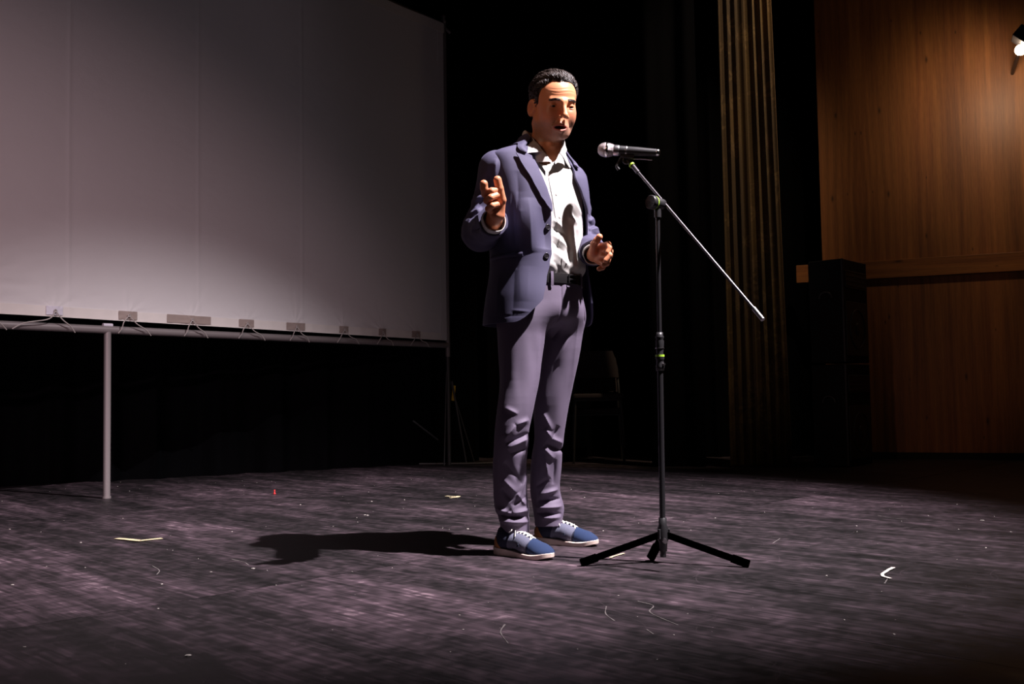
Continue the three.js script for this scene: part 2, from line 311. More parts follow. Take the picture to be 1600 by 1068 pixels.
drape('stage_drape', 'wide black stage drape hanging behind the white projection screen', 'drape', [-5.2, 0, -6.15], [-0.28, 0, -9.05], 0.003, 7.0, 0.42, 0.05, M.velvet, 3);
drape('stage_drape', 'black back curtain behind the stacked chairs, between screen and mic stand', 'drape', [-0.25, 0, -9.5], [1.35, 0, -9.4], 0.003, 7.0, 0.3, 0.05, M.velvet, 9);
drape('stage_drape', 'narrow charcoal wing drape behind the microphone stand, left of the patterned curtain', 'drape', [1.10, 0, -8.02], [1.53, 0, -7.92], 0.003, 7.0, 0.34, 0.035, M.velvetGrey, 5);
drape('stage_drape', 'black wing drape in the gap between patterned curtain and oak wall', 'drape', [1.5, 0, -9.15], [3.0, 0, -8.95], 0.003, 7.0, 0.35, 0.05, M.velvet, 14);
{ // brocade curtain: woven leaf and flower pattern
  const W = 512, H = 1536, cw = 1.0, ch = 4.2;
  const blooms = Array.from({ length: 170 }, () => { const y = Math.pow(rnd(), 1.5) * ch; return [rnd() * cw, y, 0.03 + rnd() * 0.08, rnd() * 6.28, Math.floor(4 + rnd() * 4), rnd()]; });
  const pat = dataMap(W, H, (x, y) => {
    const u = x / W * cw, v = y / H * ch; let k = 0, tint = 0;
    for (const b of blooms) { const dx = u - b[0], dy = v - b[1]; if (Math.abs(dx) > 0.12 || Math.abs(dy) > 0.12) continue; const r = Math.hypot(dx, dy), a = Math.atan2(dy, dx), e = b[2] * (0.55 + 0.45 * Math.cos(b[4] * a + b[3])); if (r < e) { k = Math.max(k, 0.6 + 0.4 * b[5]); tint = b[5]; } }
    const weave = 0.85 + 0.3 * (vnoise(u * 300, v * 300) - 0.5), cloud = vnoise(u * 4, v * 2.2, 4);
    const base = [0.26 + 0.16 * cloud, 0.19 + 0.13 * cloud, 0.10 + 0.05 * cloud], fig = [0.66, 0.50 + 0.06 * tint, 0.33 + 0.12 * (1 - tint)];
    return base.map((c, i) => lerp(c, fig[i], k * 0.34) * weave);
  }, true);
  pat.repeat.set(1, 1 / ch);
  const pm = mat([1, 1, 1], 0.85, { map: pat, sheen: 0.3, sheenColor: rgb(0.3, 0.22, 0.1), sheenRoughness: 0.5 });
  drape('patterned_curtain', 'tall gathered brown and gold floral curtain left of the oak wall', 'curtain', [1.685, 0, -7.82], [2.19, 0, -7.88], 0.012, 6.9, 0.075, 0.024, pm, 21, undefined, (u, v) => -0.11 * v * u);
}

// ------------------------------------------------------------------ projection screen: cloth laced into a pipe frame; w runs from its right post to the left
const SC = { o: [-0.57, 0, -8.6], d: [-0.6157, 0, 0.788], n: [0.788, 0, 0.6157] };
const onScreen = (w, h, n = 0) => [SC.o[0] + SC.d[0] * w + SC.n[0] * n, h, SC.o[2] + SC.d[2] * w + SC.n[2] * n];
const mid0 = onScreen(2.4, 0);
const scr = (w, h, n = 0) => sub(onScreen(w, h, n), mid0);
const EYES = [4.35, 3.92, 3.486, 3.015, 2.56, 2.119, 1.683, 1.216, 0.806, 0.415], hemY = (w) => lerp(1.072, 1.098, clamp(w / 3.6, 0, 1));
{
  const t = thing('projection_screen', 'large white projection screen cloth laced into a pipe frame', 'screen', mid0);
  const bulge = (w, h) => {
    let z = 0.012 * Math.sin(w * 1.3 + 0.4) * Math.sin((h - 1.07) / 2.77 * Math.PI);
    for (const e of EYES) { const dx = w - e, dy = h - 1.13, r = Math.hypot(dx, dy * 0.8); if (r < 0.7) { const a = Math.atan2(dy, dx); z += 0.0030 * Math.sin(a * 11 + e * 7 + 3 * vnoise(a * 3, e * 9) + 2 * vnoise(w * 14, h * 14)) * vnoise(a * 2 + 7, e * 5) * Math.exp(-r / 0.10) * Math.min(1, r / 0.03) + 0.005 * Math.exp(-r * r / 0.0012); } }
    for (const s of [3.394, 1.618, 2.5]) z += 0.0016 * Math.exp(-Math.pow((w - s) / 0.012, 2)) + 0.0011 * Math.sin(h * 60 + 3 * vnoise(h * 5, s)) * Math.exp(-Math.pow((w - s) / 0.05, 2)) * vnoise(h * 1.5, s + 3);
    const lowLeft = ss(2.9, 3.7, w) * ss(2.2, 1.3, h);
    z += 0.0022 * lowLeft * (vnoise(w * 9 + h * 4, h * 26) - 0.5) * 2 + 0.0008 * (vnoise(w * 14, h * 30, 2) - 0.5);
    return z;
  };
  const cloth = part('screen_cloth', sheet(560, 260, (u, v) => { const w = lerp(4.74, 0.035, u), h = lerp(hemY(w), 3.80, Math.pow(v, 1.35)); return scr(w, h, 0.03 + bulge(w, h)); }, 0.003), M.screen, t);
  part('hem', sheet(300, 3, (u, v) => { const w = lerp(4.74, 0.035, u), h = hemY(w) - 0.004 + v * 0.062; return scr(w, h, 0.0335 + bulge(w, h) + 0.001 * Math.sin(w * 50)); }, 0.003), M.hem, cloth, 'bottom hem, slightly yellowed');
  part('hem', sheet(120, 2, (u, v) => { const w = lerp(4.74, 0.02, u); return scr(w, 3.765 + v * 0.085 - 0.004 * Math.sin(w * 3), 0.036 + 0.004 * Math.sin(w * 9)); }, 0.003), M.hem, cloth, 'top hem, slightly yellowed');
  part('hem', sheet(2, 60, (u, v) => { const h = lerp(1.075, 3.8, v); return scr(lerp(0.1, 0.03, u), h, 0.035); }, 0.003), M.screen, cloth);
  const patches = [[3.486, 0.10, 1], [3.015, 0.125, 0], [2.64, 0.20, 0], [2.48, 0.14, 0], [2.119, 0.125, 0], [1.683, 0.17, 0], [1.216, 0.09, 0], [0.806, 0.08, 0], [0.415, 0.1, 0], [3.92, 0.12, 0]];
  for (const [w, s, white] of patches)
    part('tape_patch', sheet(14, 6, (u, v) => { const ww = w + (0.5 - u) * s, h = hemY(w) + 0.006 + v * 0.052; return scr(ww, h, 0.0385 + bulge(ww, h) + 0.0015 * vnoise(ww * 60, h * 60)); }, 0.0015), white ? M.tapeWhite : M.tape, cloth, white ? 'torn white tape patch' : undefined);
  EYES.forEach((e, i) => {                                   // each cord comes out of its eyelet, over the rail and trails off
    const y = hemY(e) + 0.03, s = i % 2 ? 1 : 0.8;
    part('tie_cord', join(tube([scr(e, y, 0.05), scr(e - 0.05 * s, y - 0.05, 0.056), scr(e - 0.12 * s, 1.04, 0.045), scr(e - 0.16 * s, 1.005, 0.036)], 0.0035, 6),
      tube([scr(e, y, 0.05), scr(e + 0.04 * s, y - 0.045, 0.056), scr(e + 0.09 * s * (i === 2 ? 2.6 : 0.5), 1.045, 0.046), scr(e + 0.10 * s * (i === 2 ? 3 : 0.6), 1.012, 0.03)], 0.0035, 6),
      tube([scr(e + 0.008, y, 0.05), scr(e, y + 0.008, 0.052), scr(e - 0.008, y, 0.05), scr(e, y - 0.008, 0.052)], 0.003, 6, 16, true)), M.cord, t);
  });
}
{
  const t = thing('screen_frame', 'grey metal pipe frame carrying the projection screen', 'frame', mid0);
  part('bottom_rail', rod(scr(4.8, 1.035), scr(-0.02, 1.03), 0.0245), M.pipe, t);
  part('top_rail', rod(scr(4.8, 3.86), scr(-0.02, 3.86), 0.02), M.pipe, t);
  part('post', rod(scr(-0.02, 0.93), scr(-0.02, 3.87), 0.021), M.pipe, t);
  part('post', rod(scr(4.8, 0.02), scr(4.8, 3.87), 0.022), M.pipe, t);
  const leg = part('leg', rod(scr(3.13, 0.0), scr(3.13, 1.02), 0.0215), M.pipe, t);
  part('foot_cap', rod(scr(3.13, 0), scr(3.13, 0.012), 0.026), M.pipe, leg);
  const dark = part('leg', join(rod(scr(-0.02, 0.0), scr(-0.02, 0.93), 0.017)), M.pipeDark, t, 'black lower tube');
  part('tape_band', rod(scr(-0.055, 0.55, 0.02), scr(-0.075, 0.68, 0.02), 0.014), M.yellow, dark, 'yellow tape band');
  part('brace', join(rod(scr(-0.035, 0.72, 0.03), scr(-0.12, 0.004, 0.11), 0.008), rod(scr(-0.03, 0.75), scr(-0.33, 0.004, 0.02), 0.006), rod(scr(-0.0, 0.8), scr(0.10, 0.004, 0.05), 0.006)), M.pipeDark, t);
  part('brace', rod(scr(0.42, 0.39, 0.0), scr(0.12, 0.22, 0.0), 0.007), M.pipeDark, t);
  part('finial', moved(lathe([[0.0, 0.05], [0.014, 0.046], [0.022, 0.03], [0.012, 0.012], [0.024, 0.004], [0.024, -0.03], [0, -0.03]]), ...scr(-0.02, 3.9)), M.pipe, t);
  part('bracket', rod(scr(-0.02, 3.84), scr(-0.1, 3.81), 0.012), M.pipe, t);
  const r = part('coupling', join(rod(scr(3.10, 1.062), scr(3.16, 1.062), 0.012)), M.tapeWhite, t);
  void r;
}
tag(part('floor_cable', tube([[-0.98, 0.008, -8.72], [-0.7, 0.008, -8.66], [-0.35, 0.008, -8.62], [0.1, 0.008, -8.7]], 0.008, 8), M.cable, scene), 'thin pale cable lying on the floor at the screen\'s right foot', 'cable');

// ------------------------------------------------------------------ loudspeaker stack, chairs, lamp
{
  const yaw = 50 * D2R;
  const make = (y, label, h) => {
    const t = thing('loudspeaker', label, 'speaker', [2.595, y, -7.88], yaw);
    const w = 0.48, d = 0.28;
    part('cabinet', join(box(w, h - 0.012, d, 0, h / 2, 0, 0.012)), M.speaker, t);
    part('grille', join(box(w - 0.05, h * 0.52, 0.012, 0, h * 0.33, d / 2 + 0.004, 0.004), moved(new THREE.TorusGeometry(0.15, 0.006, 8, 40), 0, h * 0.33, d / 2 + 0.012), moved(new THREE.SphereGeometry(0.05, 20, 12).scale(1, 1, 0.3), 0, h * 0.33, d / 2 + 0.01)), M.grille, t);
    const horn = part('horn', join(box(w - 0.06, h * 0.17, 0.01, 0, h * 0.80, d / 2 + 0.004, 0.004)), M.grille, t);
    part('fin', join(...[0.74, 0.785, 0.83, 0.875].map((k) => box(w - 0.1, 0.006, 0.014, 0, h * k, d / 2 + 0.01, 0.002))), M.grille, horn);
    for (const s of [-1, 1]) part('corner_guard', join(box(0.02, h - 0.01, 0.02, s * (w / 2 - 0.008), h / 2, d / 2 - 0.006, 0.008)), M.grille, t);
    part('handle', join(moved(new THREE.TorusGeometry(0.05, 0.008, 8, 24, Math.PI), -w / 2 - 0.004, h * 0.62, 0, 0, Math.PI / 2)), M.plastic, t);
    return t;
  };
  make(0, 'black loudspeaker cabinet standing on the floor, lower of the stacked pair', 0.795);
  make(0.796, 'black loudspeaker cabinet on top of the stacked pair before the oak wall', 0.81);
}
{
  const seatG = () => { const g = new RoundedBoxGeometry(0.43, 0.05, 0.42, 4, 0.022); g.translate(0, 0.44, 0); return g; };
  const t = thing('stacking_chair', 'dark upholstered stacking chair, lower one of the pair behind the man', 'chair', [0.735, 0, -8.72], -0.05, undefined);
  part('seat', seatG(), M.chairCloth, t);
  const back = sheet(16, 12, (u, v) => { const x = (u - 0.5) * (0.40 - 0.1 * v * v), y = 0.60 + v * 0.24; return [x, y, -0.235 - 0.05 * v - 0.05 * Math.pow(1 - Math.abs(u - 0.5) * 2, 2) * 0.6]; }, -0.025);
  part('backrest', back, M.chairCloth, t);
  for (const [x, z] of [[-1, 1], [1, 1], [-1, -1], [1, -1]]) part('leg', z > 0 ? rod([x * 0.19, 0.43, 0.17], [x * 0.215, 0.0, 0.21], 0.011) : tube([[x * 0.22, 0.0, -0.25], [x * 0.20, 0.42, -0.2], [x * 0.19, 0.62, -0.245], [x * 0.17, 0.78, -0.29]], 0.011, 8), M.chairTube, t);
  for (const z of [0.19, -0.19]) part('crossbar', rod([-0.19, 0.41, z], [0.19, 0.41, z], 0.01), M.chairTube, t);
  const c = t.clone(); c.name = numbered('stacking_chair'); c.position.set(0.735, 0.128, -8.66); c.userData = { ...t.userData, label: 'dark upholstered stacking chair resting on top of another behind the man' }; scene.add(c);
}
{ // square floodlight on the oak wall at the right edge
  const at = onWall(1.21, 3.125, 0.85), t = thing('wall_lamp', 'small black floodlight mounted high on the oak wall, switched on', 'lamp', at, wallTurn);
  const tilt = (g) => { g.rotateZ(-42 * D2R); return g; };
  part('housing', tilt(join(box(0.22, 0.10, 0.16, 0, 0.06, 0, 0.008), ...[-0.09, -0.045, 0, 0.045, 0.09].map((x) => box(0.006, 0.03, 0.15, x, 0.12, 0, 0.002)))), M.plastic, t);
  part('bracket', join(rod([0, 0.05, 0], [0, 0.05, -0.835], 0.014)), M.plastic, t);
  const bulb = part('bulb', tilt(moved(new THREE.SphereGeometry(0.04, 20, 12), 0, -0.025, 0)), mat([1, 1, 1], 0.5, { emissive: rgb(...WALL_LAMP.color), emissiveIntensity: 30 }), t);
  bulb.castShadow = false;
  const p = new THREE.SpotLight(rgb(...WALL_LAMP.color), WALL_LAMP.power, 0, 67 * D2R, 0.5, 2), from = add(at, [-0.03, -0.045, 0]); p.position.copy(v3(from)); p.target.position.copy(v3(add(from, add(mul(WALL.n, -1), [-0.1, -0.35, 0])))); p.castShadow = true; p.shadow.radius = 2; scene.add(p, p.target);   // floods the wall behind it
}
// theatre spotlights outside the picture: the key and others added for their light
function spot(name, S, label) {
  const dir = norm(sub(S.to, S.at)), t = thing(name, label, 'spotlight', S.at);
  const can = along(lathe([[0.0, -0.42], [0.09, -0.42], [0.11, -0.36], [0.11, -0.06], [0.095, -0.05], [0.095, 0.0], [0.088, 0.0], [0.088, -0.05]], 28), [0, 0, 0], dir);
  part('housing', can, M.metalBlack, t);
  part('lens', along(lathe([[0.0, -0.004], [0.05, -0.01], [0.084, -0.02]], 28), [0, 0, 0], dir), mat([0.9, 0.9, 0.9], 0.3, { emissive: rgb(...S.color), emissiveIntensity: 2 }), t);
  part('yoke', join(tube([mul(dir, -0.25), add(mul(dir, -0.25), [0.13, 0.1, 0]), add(mul(dir, -0.25), [0.08, 0.28, 0]), add(mul(dir, -0.25), [0, 0.30, 0])], 0.012, 8), rod(add(mul(dir, -0.25), [0, 0.3, 0]), [-dir[0] * 0.25, 7.6 - S.at[1], -dir[2] * 0.25], 0.015)), M.metalBlack, t);
  const l = new THREE.SpotLight(rgb(...S.color), S.power, 0, S.cone * D2R, S.soft, 2);
  l.position.copy(v3(add(S.at, mul(dir, 0.03)))); l.target.position.copy(v3(add(S.at, mul(dir, 3)))); l.castShadow = true; l.shadow.radius = S.size; l.shadow.mapSize.set(2048, 2048); scene.add(l, l.target);
}
{ // the added side wash ends along a straight edge on the screen: aim it so that its cone passes through that edge
  const S = LAMPS.sideWash, A = [-0.974, 3.765, -8.083], B = [-0.654, 1.24, -8.492], midE = mul(add(A, B), 0.5);
  let m = norm(cross(sub(A, S.at), sub(B, S.at))); if (m[0] > 0) m = mul(m, -1);
  const e = norm(sub(midE, S.at)), a = S.cone * D2R; S.to = add(S.at, add(mul(e, Math.cos(a)), mul(m, Math.sin(a))));
}
spot('stage_spotlight', LAMPS.key, 'black theatre spotlight overhead on the right, lighting the man');
spot('stage_spotlight', LAMPS.screenWash, 'added black spotlight, unseen, over the stage front to brighten the screen');
spot('stage_spotlight', LAMPS.sideWash, 'added black spotlight, unseen, high on the left side to edge the light on the screen');
spot('stage_spotlight', LAMPS.fill, 'added black fill light, unseen, on the left front side, softly filling the man');
spot('stage_spotlight', LAMPS.curtain, 'added black spotlight, unseen, above the right wing to brighten the patterned curtain');

// ------------------------------------------------------------------ microphone and its stand
{
  const B = [0.517, 0, -3.50], t = thing('microphone_stand', 'black tripod microphone stand with angled boom and green clutch rings', 'microphone stand', B);
  const L = (p) => sub(p, B), hub = L([0.5155, 0.10, -3.50]);
  part('lower_tube', rod(L([0.514, 0.02, -3.5]), L([0.5195, 0.70, -3.5]), 0.0105), M.metalBlack, t);
  part('upper_tube', rod(L([0.5195, 0.70, -3.5]), L([0.5235, 1.235, -3.5]), 0.0078), M.metalBlack, t);
  const gr = part('grip_clutch', along(lathe([[0.0, -0.005], [0.0145, -0.005], [0.0155, 0.01], [0.013, 0.02], [0.013, 0.034], [0.0155, 0.036], [0.0155, 0.05], [0.012, 0.056], [0.014, 0.075], [0.015, 0.1], [0.012, 0.106], [0.015, 0.11], [0.015, 0.116], [0.012, 0.12], [0.012, 0.13], [0, 0.13]].map(([r, y]) => [r, y])), L([0.5192, 0.672, -3.5]), L([0.5235, 1.235, -3.5])), M.plastic, t);
  part('ring', rod(L([0.5195, 0.7165, -3.5]), L([0.5195, 0.7235, -3.5]), 0.0160), M.green, gr, 'green ring');
  part('ring', rod(L([0.5195, 0.745, -3.5]), L([0.5195, 0.748, -3.5]), 0.0158), M.steel, gr, 'bright metal ring');
  part('set_screw', rod(L([0.523, 0.69, -3.495]), L([0.533, 0.69, -3.485]), 0.005), M.steel, gr);
  const h = part('hub', join(along(lathe([[0, -0.06], [0.013, -0.06], [0.015, -0.03], [0.019, -0.02], [0.019, 0.02], [0.014, 0.03], [0.014, 0.055], [0, 0.055]]), hub, add(hub, [0, 1, 0])), ...[0, 1, 2].map((k) => { const a = k * 2.09 + 0.3; return box(0.018, 0.035, 0.01, hub[0] + 0.016 * Math.cos(a), hub[1], hub[2] + 0.016 * Math.sin(a), 0.002, -a); })), M.plastic, t);
  part('bolt', rod(add(hub, [0.002, -0.022, 0.014]), add(hub, [0.003, -0.022, 0.03]), 0.0085), M.steel, h, 'bright steel bolt head');
  const feet = [[0.2295, 0.012, -3.455], [0.7789, 0.012, -3.379], [0.4784, 0.012, -3.545]].map(L);
  feet.forEach((f, i) => {
    const d = norm(sub(f, hub)), len3 = len(sub(f, hub)), up = norm(sub([0, 1, 0], mul(d, d[1]))), side = cross(d, up);
    const bar = (a, b, w, hh, g) => { const q = new RoundedBoxGeometry(w, hh, b - a, 2, 0.002); const m = new THREE.Matrix4().makeBasis(v3(side), v3(up), v3(d)); q.translate(0, 0, (a + b) / 2); q.applyMatrix4(m); q.translate(...hub); return q; };
    const lg = part('leg', bar(0.012, len3 - 0.02, 0.013, 0.022), M.metalBlack, t);
    part('rubber_foot', bar(len3 - 0.055, len3 + 0.006, 0.02, 0.026), M.rubber, lg);
  });
  const b0 = L([0.4511, 1.4301, -3.6250]), b1 = L([0.5437, 1.2645, -3.5150]), b2 = L([0.7892, 0.8583, -3.2300]), b3 = L([0.8097, 0.8201, -3.2000]);
  const boom = part('boom', join(rod(b0, b2, 0.0052), rod(add(b0, [0.0, -0.0, 0.0]), mix3(b0, b1, 0.22), 0.0085)), M.metalBlack, t);
  boom.material = mat([0.12, 0.11, 0.12], 0.3, { metalness: 0.8 });
  part('end_sleeve', rod(b2, b3, 0.0078), M.steel, boom, 'grey end sleeve');
  part('ring', rod(mix3(b0, b1, 0.0), mix3(b0, b1, 0.035), 0.012), M.green, boom, 'green ring');
  const kd = norm([-0.75, 0.02, 0.66]), kc = L([0.5235, 1.2605, -3.50]);
  const clutch = part('boom_clutch', join(along(lathe([[0, -0.03], [0.018, -0.03], [0.02, -0.02], [0.02, 0.012], [0.016, 0.016], [0, 0.016]]), kc, add(kc, kd)), rod(L([0.5235, 1.21, -3.5]), L([0.5235, 1.25, -3.5]), 0.0125)), M.plastic, t);
  part('knob', along(lathe([[0, 0.018], [0.0235, 0.018], [0.025, 0.022], [0.025, 0.036], [0.0225, 0.040], [0.0215, 0.0385], [0, 0.037]]), kc, add(kc, kd)), M.plastic, clutch);
  part('ring', along(lathe([[0.018, 0.0165], [0.0243, 0.0165], [0.0243, 0.0215], [0.018, 0.0215]]), kc, add(kc, kd)), M.green, clutch, 'green ring');
  const clip = part('clip', join(tube([L([0.4169, 1.4604, -3.6300]), L([0.4071, 1.4439, -3.6300]), L([0.3973, 1.4250, -3.6300]), L([0.4041, 1.4129, -3.6300])], 0.0065, 10), moved(new THREE.TorusGeometry(0.011, 0.006, 10, 24), ...L([0.4328, 1.4475, -3.6270])), rod(L([0.4328, 1.4475, -3.6270]), b0, 0.0075), rod(L([0.4123, 1.4653, -3.6300]), L([0.4584, 1.4578, -3.6220]), 0.011)), M.plastic, t);
  part('cable_arm', tube([L([0.4398, 1.4517, -3.6250]), L([0.4815, 1.4498, -3.6200]), L([0.5247, 1.4432, -3.6100])], 0.0028, 8), M.steel, clip);
}
function mix3(a, b, t) { return [lerp(a[0], b[0], t), lerp(a[1], b[1], t), lerp(a[2], b[2], t)]; }
{
  const H = [0.3571, 1.4902, -3.6400], T = [0.5535, 1.4688, -3.6100], t = thing('microphone', 'handheld wireless microphone with silver mesh head clipped to the boom', 'microphone', H), d = norm(sub(T, H));
  const A = (prof, sides) => along(lathe(prof, sides), [0, 0, 0], d);
  const grille = part('grille', A([...new THREE.SplineCurve([[0, -0.029], [0.011, -0.0272], [0.0205, -0.0195], [0.0262, -0.006], [0.0268, 0.004], [0.0256, 0.013], [0.0225, 0.026], [0.019, 0.031]].map((p) => new THREE.Vector2(...p))).getPoints(28)].map((p) => [Math.max(0, p.x), p.y]), 48), mat([0.34, 0.30, 0.31], 0.42, { metalness: 0.85, bumpMap: meshMap, bumpScale: 0.0006 }), t);
  part('band', A([[0.0262, 0.001], [0.0285, 0.003], [0.0285, 0.0085], [0.0262, 0.0105]], 36), M.chrome, grille, 'bright chrome band');
  part('collar', A([[0.019, 0.030], [0.0205, 0.031], [0.0205, 0.048], [0.0185, 0.051]], 32), M.steel, t, 'silver collar');
  part('body', A([[0.0185, 0.050], [0.0182, 0.075], [0.0160, 0.079], [0.0172, 0.081], [0.0168, 0.115], [0.0150, 0.15], [0.0135, 0.185], [0.0125, 0.189]], 32), M.plastic, t);
  part('display_ring', A([[0.0183, 0.074], [0.0186, 0.075], [0.0186, 0.0785], [0.018, 0.0795]], 32), M.steel, t);
  part('end_cap', A([[0.0130, 0.187], [0.0138, 0.189], [0.0125, 0.197], [0.008, 0.2], [0, 0.2]], 32), M.chrome, t, 'silver end cap');
}
// ------------------------------------------------------------------ bits on the floor
const scraps = (name, label, cat, pts, w, m, group) => {      // a flat strip along points on the floor
  const o = pts[0], c = new THREE.CatmullRomCurve3(pts.map((p) => new THREE.Vector3(p[0] - o[0], 0, p[1] - o[1])), false, 'catmullrom', 0.05), n = Math.max(8, pts.length * 6);
  const g = sheet(n, 1, (u, v) => { const p = c.getPoint(u), q = c.getTangent(u), k = (v - 0.5) * w * (0.8 + 0.4 * vnoise(u * 9, w * 999)); return [p.x + q.z * k, 0.0035 + 0.002 * vnoise(u * 5, 2), p.z - q.x * k]; }, 0.001);
  const s = part(name, g, m, scene); s.position.set(o[0], 0, o[1]); return tag(s, label, cat, group);
};
scraps('tape_mark', 'pale masking tape corner mark on the floor in front of the screen leg', 'tape', [[-1.711, -4.309], [-1.645, -4.268], [-1.582, -4.230], [-1.548, -4.264], [-1.512, -4.297]], 0.026, M.masking);
scraps('tape_mark', 'small pale tape mark on the floor behind the man\'s shadow', 'tape', [[-0.405, -5.90], [-0.36, -5.86], [-0.325, -5.875], [-0.335, -5.83], [-0.375, -5.80]], 0.02, M.masking);
scraps('tape_scrap', 'curled pale scrap of tape on the floor at the right', 'tape', [[1.245, -3.315], [1.205, -3.26], [1.165, -3.20], [1.155, -3.165], [1.165, -3.13]], 0.011, M.paperScrap);
scraps('tape_scrap', 'thin pale strip on the floor behind the left foot of the microphone stand', 'tape', [[0.34, -3.60], [0.36, -3.64], [0.40, -3.70]], 0.008, M.masking);
{
  const g = lathe([[0, 0], [0.008, 0], [0.008, 0.008], [0.004, 0.012], [0.004, 0.024], [0.006, 0.027], [0, 0.03]]), o = part('red_scrap', g, M.red, scene); o.position.set(-1.486, 0, -6.205); tag(o, 'tiny red scrap on the floor left of the man', 'scrap');
}
{ // specks of litter nobody could count, strewn over the boards
  const bits = [];
  for (let i = 0; i < 190; i++) { const z = -2.2 - Math.pow(rnd(), 0.8) * 5.2, x = (rnd() - 0.5) * 1.1 * -z, s = 0.0012 + rnd() * rnd() * rnd() * 0.006; if (Math.hypot(x - 0.1, z + 3.8) < 0.42) continue; const g = new THREE.IcosahedronGeometry(s, 0); g.scale(1 + rnd(), 0.5, 0.6 + rnd()); g.rotateY(rnd() * 6); g.translate(x, s * 0.4, z); bits.push(g); }
  tag(part('floor_litter', join(bits), M.speck, scene), 'pale specks of dust and litter strewn over the black stage floor', 'litter', undefined, 'stuff');
  const S = [[[0.41, -2.56], [0.36, -2.72], [0.38, -2.80], [0.345, -2.86]], [[0.335, -2.47], [0.325, -2.52]], [[0.255, -2.62], [0.24, -2.70], [0.25, -2.80]], [[1.12, -3.06], [1.155, -3.13]], [[-0.02, -2.4], [-0.04, -2.52], [-0.03, -2.6]], [[-1.05, -3.72], [-0.98, -3.64], [-0.95, -3.58]], [[-1.30, -3.6], [-1.24, -3.5], [-1.22, -3.42]], [[0.62, -4.6], [0.75, -4.75]], [[1.7, -4.7], [1.72, -4.6], [1.78, -4.55]], [[1.0, -3.9], [1.06, -4.02]]];
  const g = S.map((pts) => { const c = new THREE.CatmullRomCurve3(pts.map((p) => new THREE.Vector3(p[0], 0, p[1]))); return sheet(26, 1, (u, v) => { const p = c.getPoint(u), q = c.getTangent(u), k = (v - 0.5) * 0.004 * (0.2 + vnoise(u * 14, p.x * 9)); return [p.x + q.z * k, 0.0012, p.z - q.x * k]; }, 0.0008); });
  tag(part('scuff_marks', join(g), mat([0.17, 0.15, 0.145], 0.8), scene), 'fine pale scuff lines worn into the black stage floor', 'marks', undefined, 'stuff');
}

// ------------------------------------------------------------------ the man: everything is modelled in the stage's own metres, then moved to his feet
const O = [0.09, 0, -3.82];
const place = (g) => { g.translate(-O[0], -O[1], -O[2]); return g; };
// torso: cross sections [height, centre x, centre z, turn in degrees, half width, half depth]
const SEC=[[.80,.110,-3.82,42,.240,.192],[.95,.110,-3.815,40,.225,.174],[1.05,.110,-3.81,37,.207,.159],[1.15,.107,-3.80,34,.198,.15],[1.25,.103,-3.79,32,.2,.15],[1.35,.099,-3.78,30,.203,.142],[1.42,.097,-3.77,28,.205,.122],[1.46,.097,-3.765,28,.2,.104],[1.485,.1,-3.757,28,.165,.09],[1.508,.108,-3.75,26,.118,.08],[1.535,.118,-3.74,24,.082,.074],[1.58,.122,-3.735,24,.072,.072]];
function sec(y){let i=0;while(i<SEC.length-2&&y>SEC[i+1][0])i++;const A=SEC[Math.max(0,i-1)],B=SEC[i],C=SEC[i+1],D=SEC[Math.min(SEC.length-1,i+2)];const h=C[0]-B[0],t=Math.max(0,Math.min(1,(y-B[0])/h));return [1,2,3,4,5].map(k=>{const m1=(C[k]-A[k])/((C[0]-A[0])||1)*h,m2=(D[k]-B[k])/((D[0]-B[0])||1)*h;const t2=t*t,t3=t2*t;return (2*t3-3*t2+1)*B[k]+(t3-2*t2+t)*m1+(-2*t3+3*t2)*C[k]+(t3-t2)*m2})}
function pt(y,phi,off=0,sa=1,sb=1){let [cx,cz,yaw,a,b]=sec(y);a*=sa*.965;b*=sb*.98;const th=yaw*Math.PI/180,s=Math.sin(phi),n=2.3+.7*ss(1.05,1.3,y),cs=Math.cos(phi)<0?-1:1,c=cs*Math.pow(Math.max(0,1-Math.pow(Math.abs(s),n)),1/n);let nx=Math.sign(s)*Math.pow(Math.abs(s),n-1)/a,nz=cs*Math.pow(Math.abs(c),n-1)/b;const l=Math.hypot(nx,nz)||1;nx/=l;nz/=l;const lx=a*s+off*nx,lz=b*c+off*nz;return [cx+lx*Math.cos(th)+lz*Math.sin(th),y-.028*(lx/.2)*ss(1.28,1.48,y)*(1-ss(1.5,1.56,y)*.5),cz-lx*Math.sin(th)+lz*Math.cos(th)]}
const f=1555,pitch=Math.atan(83/1555),roll=-.016;
const LEGR=[[0.040,0.859,-3.735,0.093],[0.031,0.750,-3.725,0.084],[0.026,0.644,-3.710,0.074],[0.011,0.559,-3.695,0.068],[-0.003,0.481,-3.690,0.064],[-0.013,0.394,-3.700,0.062],[-0.017,0.307,-3.720,0.062],[-0.012,0.178,-3.740,0.063],[-0.001,0.119,-3.735,0.055]];
const LEGL=[[0.192,0.885,-3.890,0.093],[0.185,0.767,-3.895,0.085],[0.163,0.645,-3.905,0.078],[0.149,0.550,-3.910,0.070],[0.140,0.424,-3.925,0.059],[0.126,0.308,-3.950,0.061],[0.122,0.211,-3.970,0.059],[0.134,0.142,-3.975,0.061],[0.133,0.095,-3.965,0.054]];
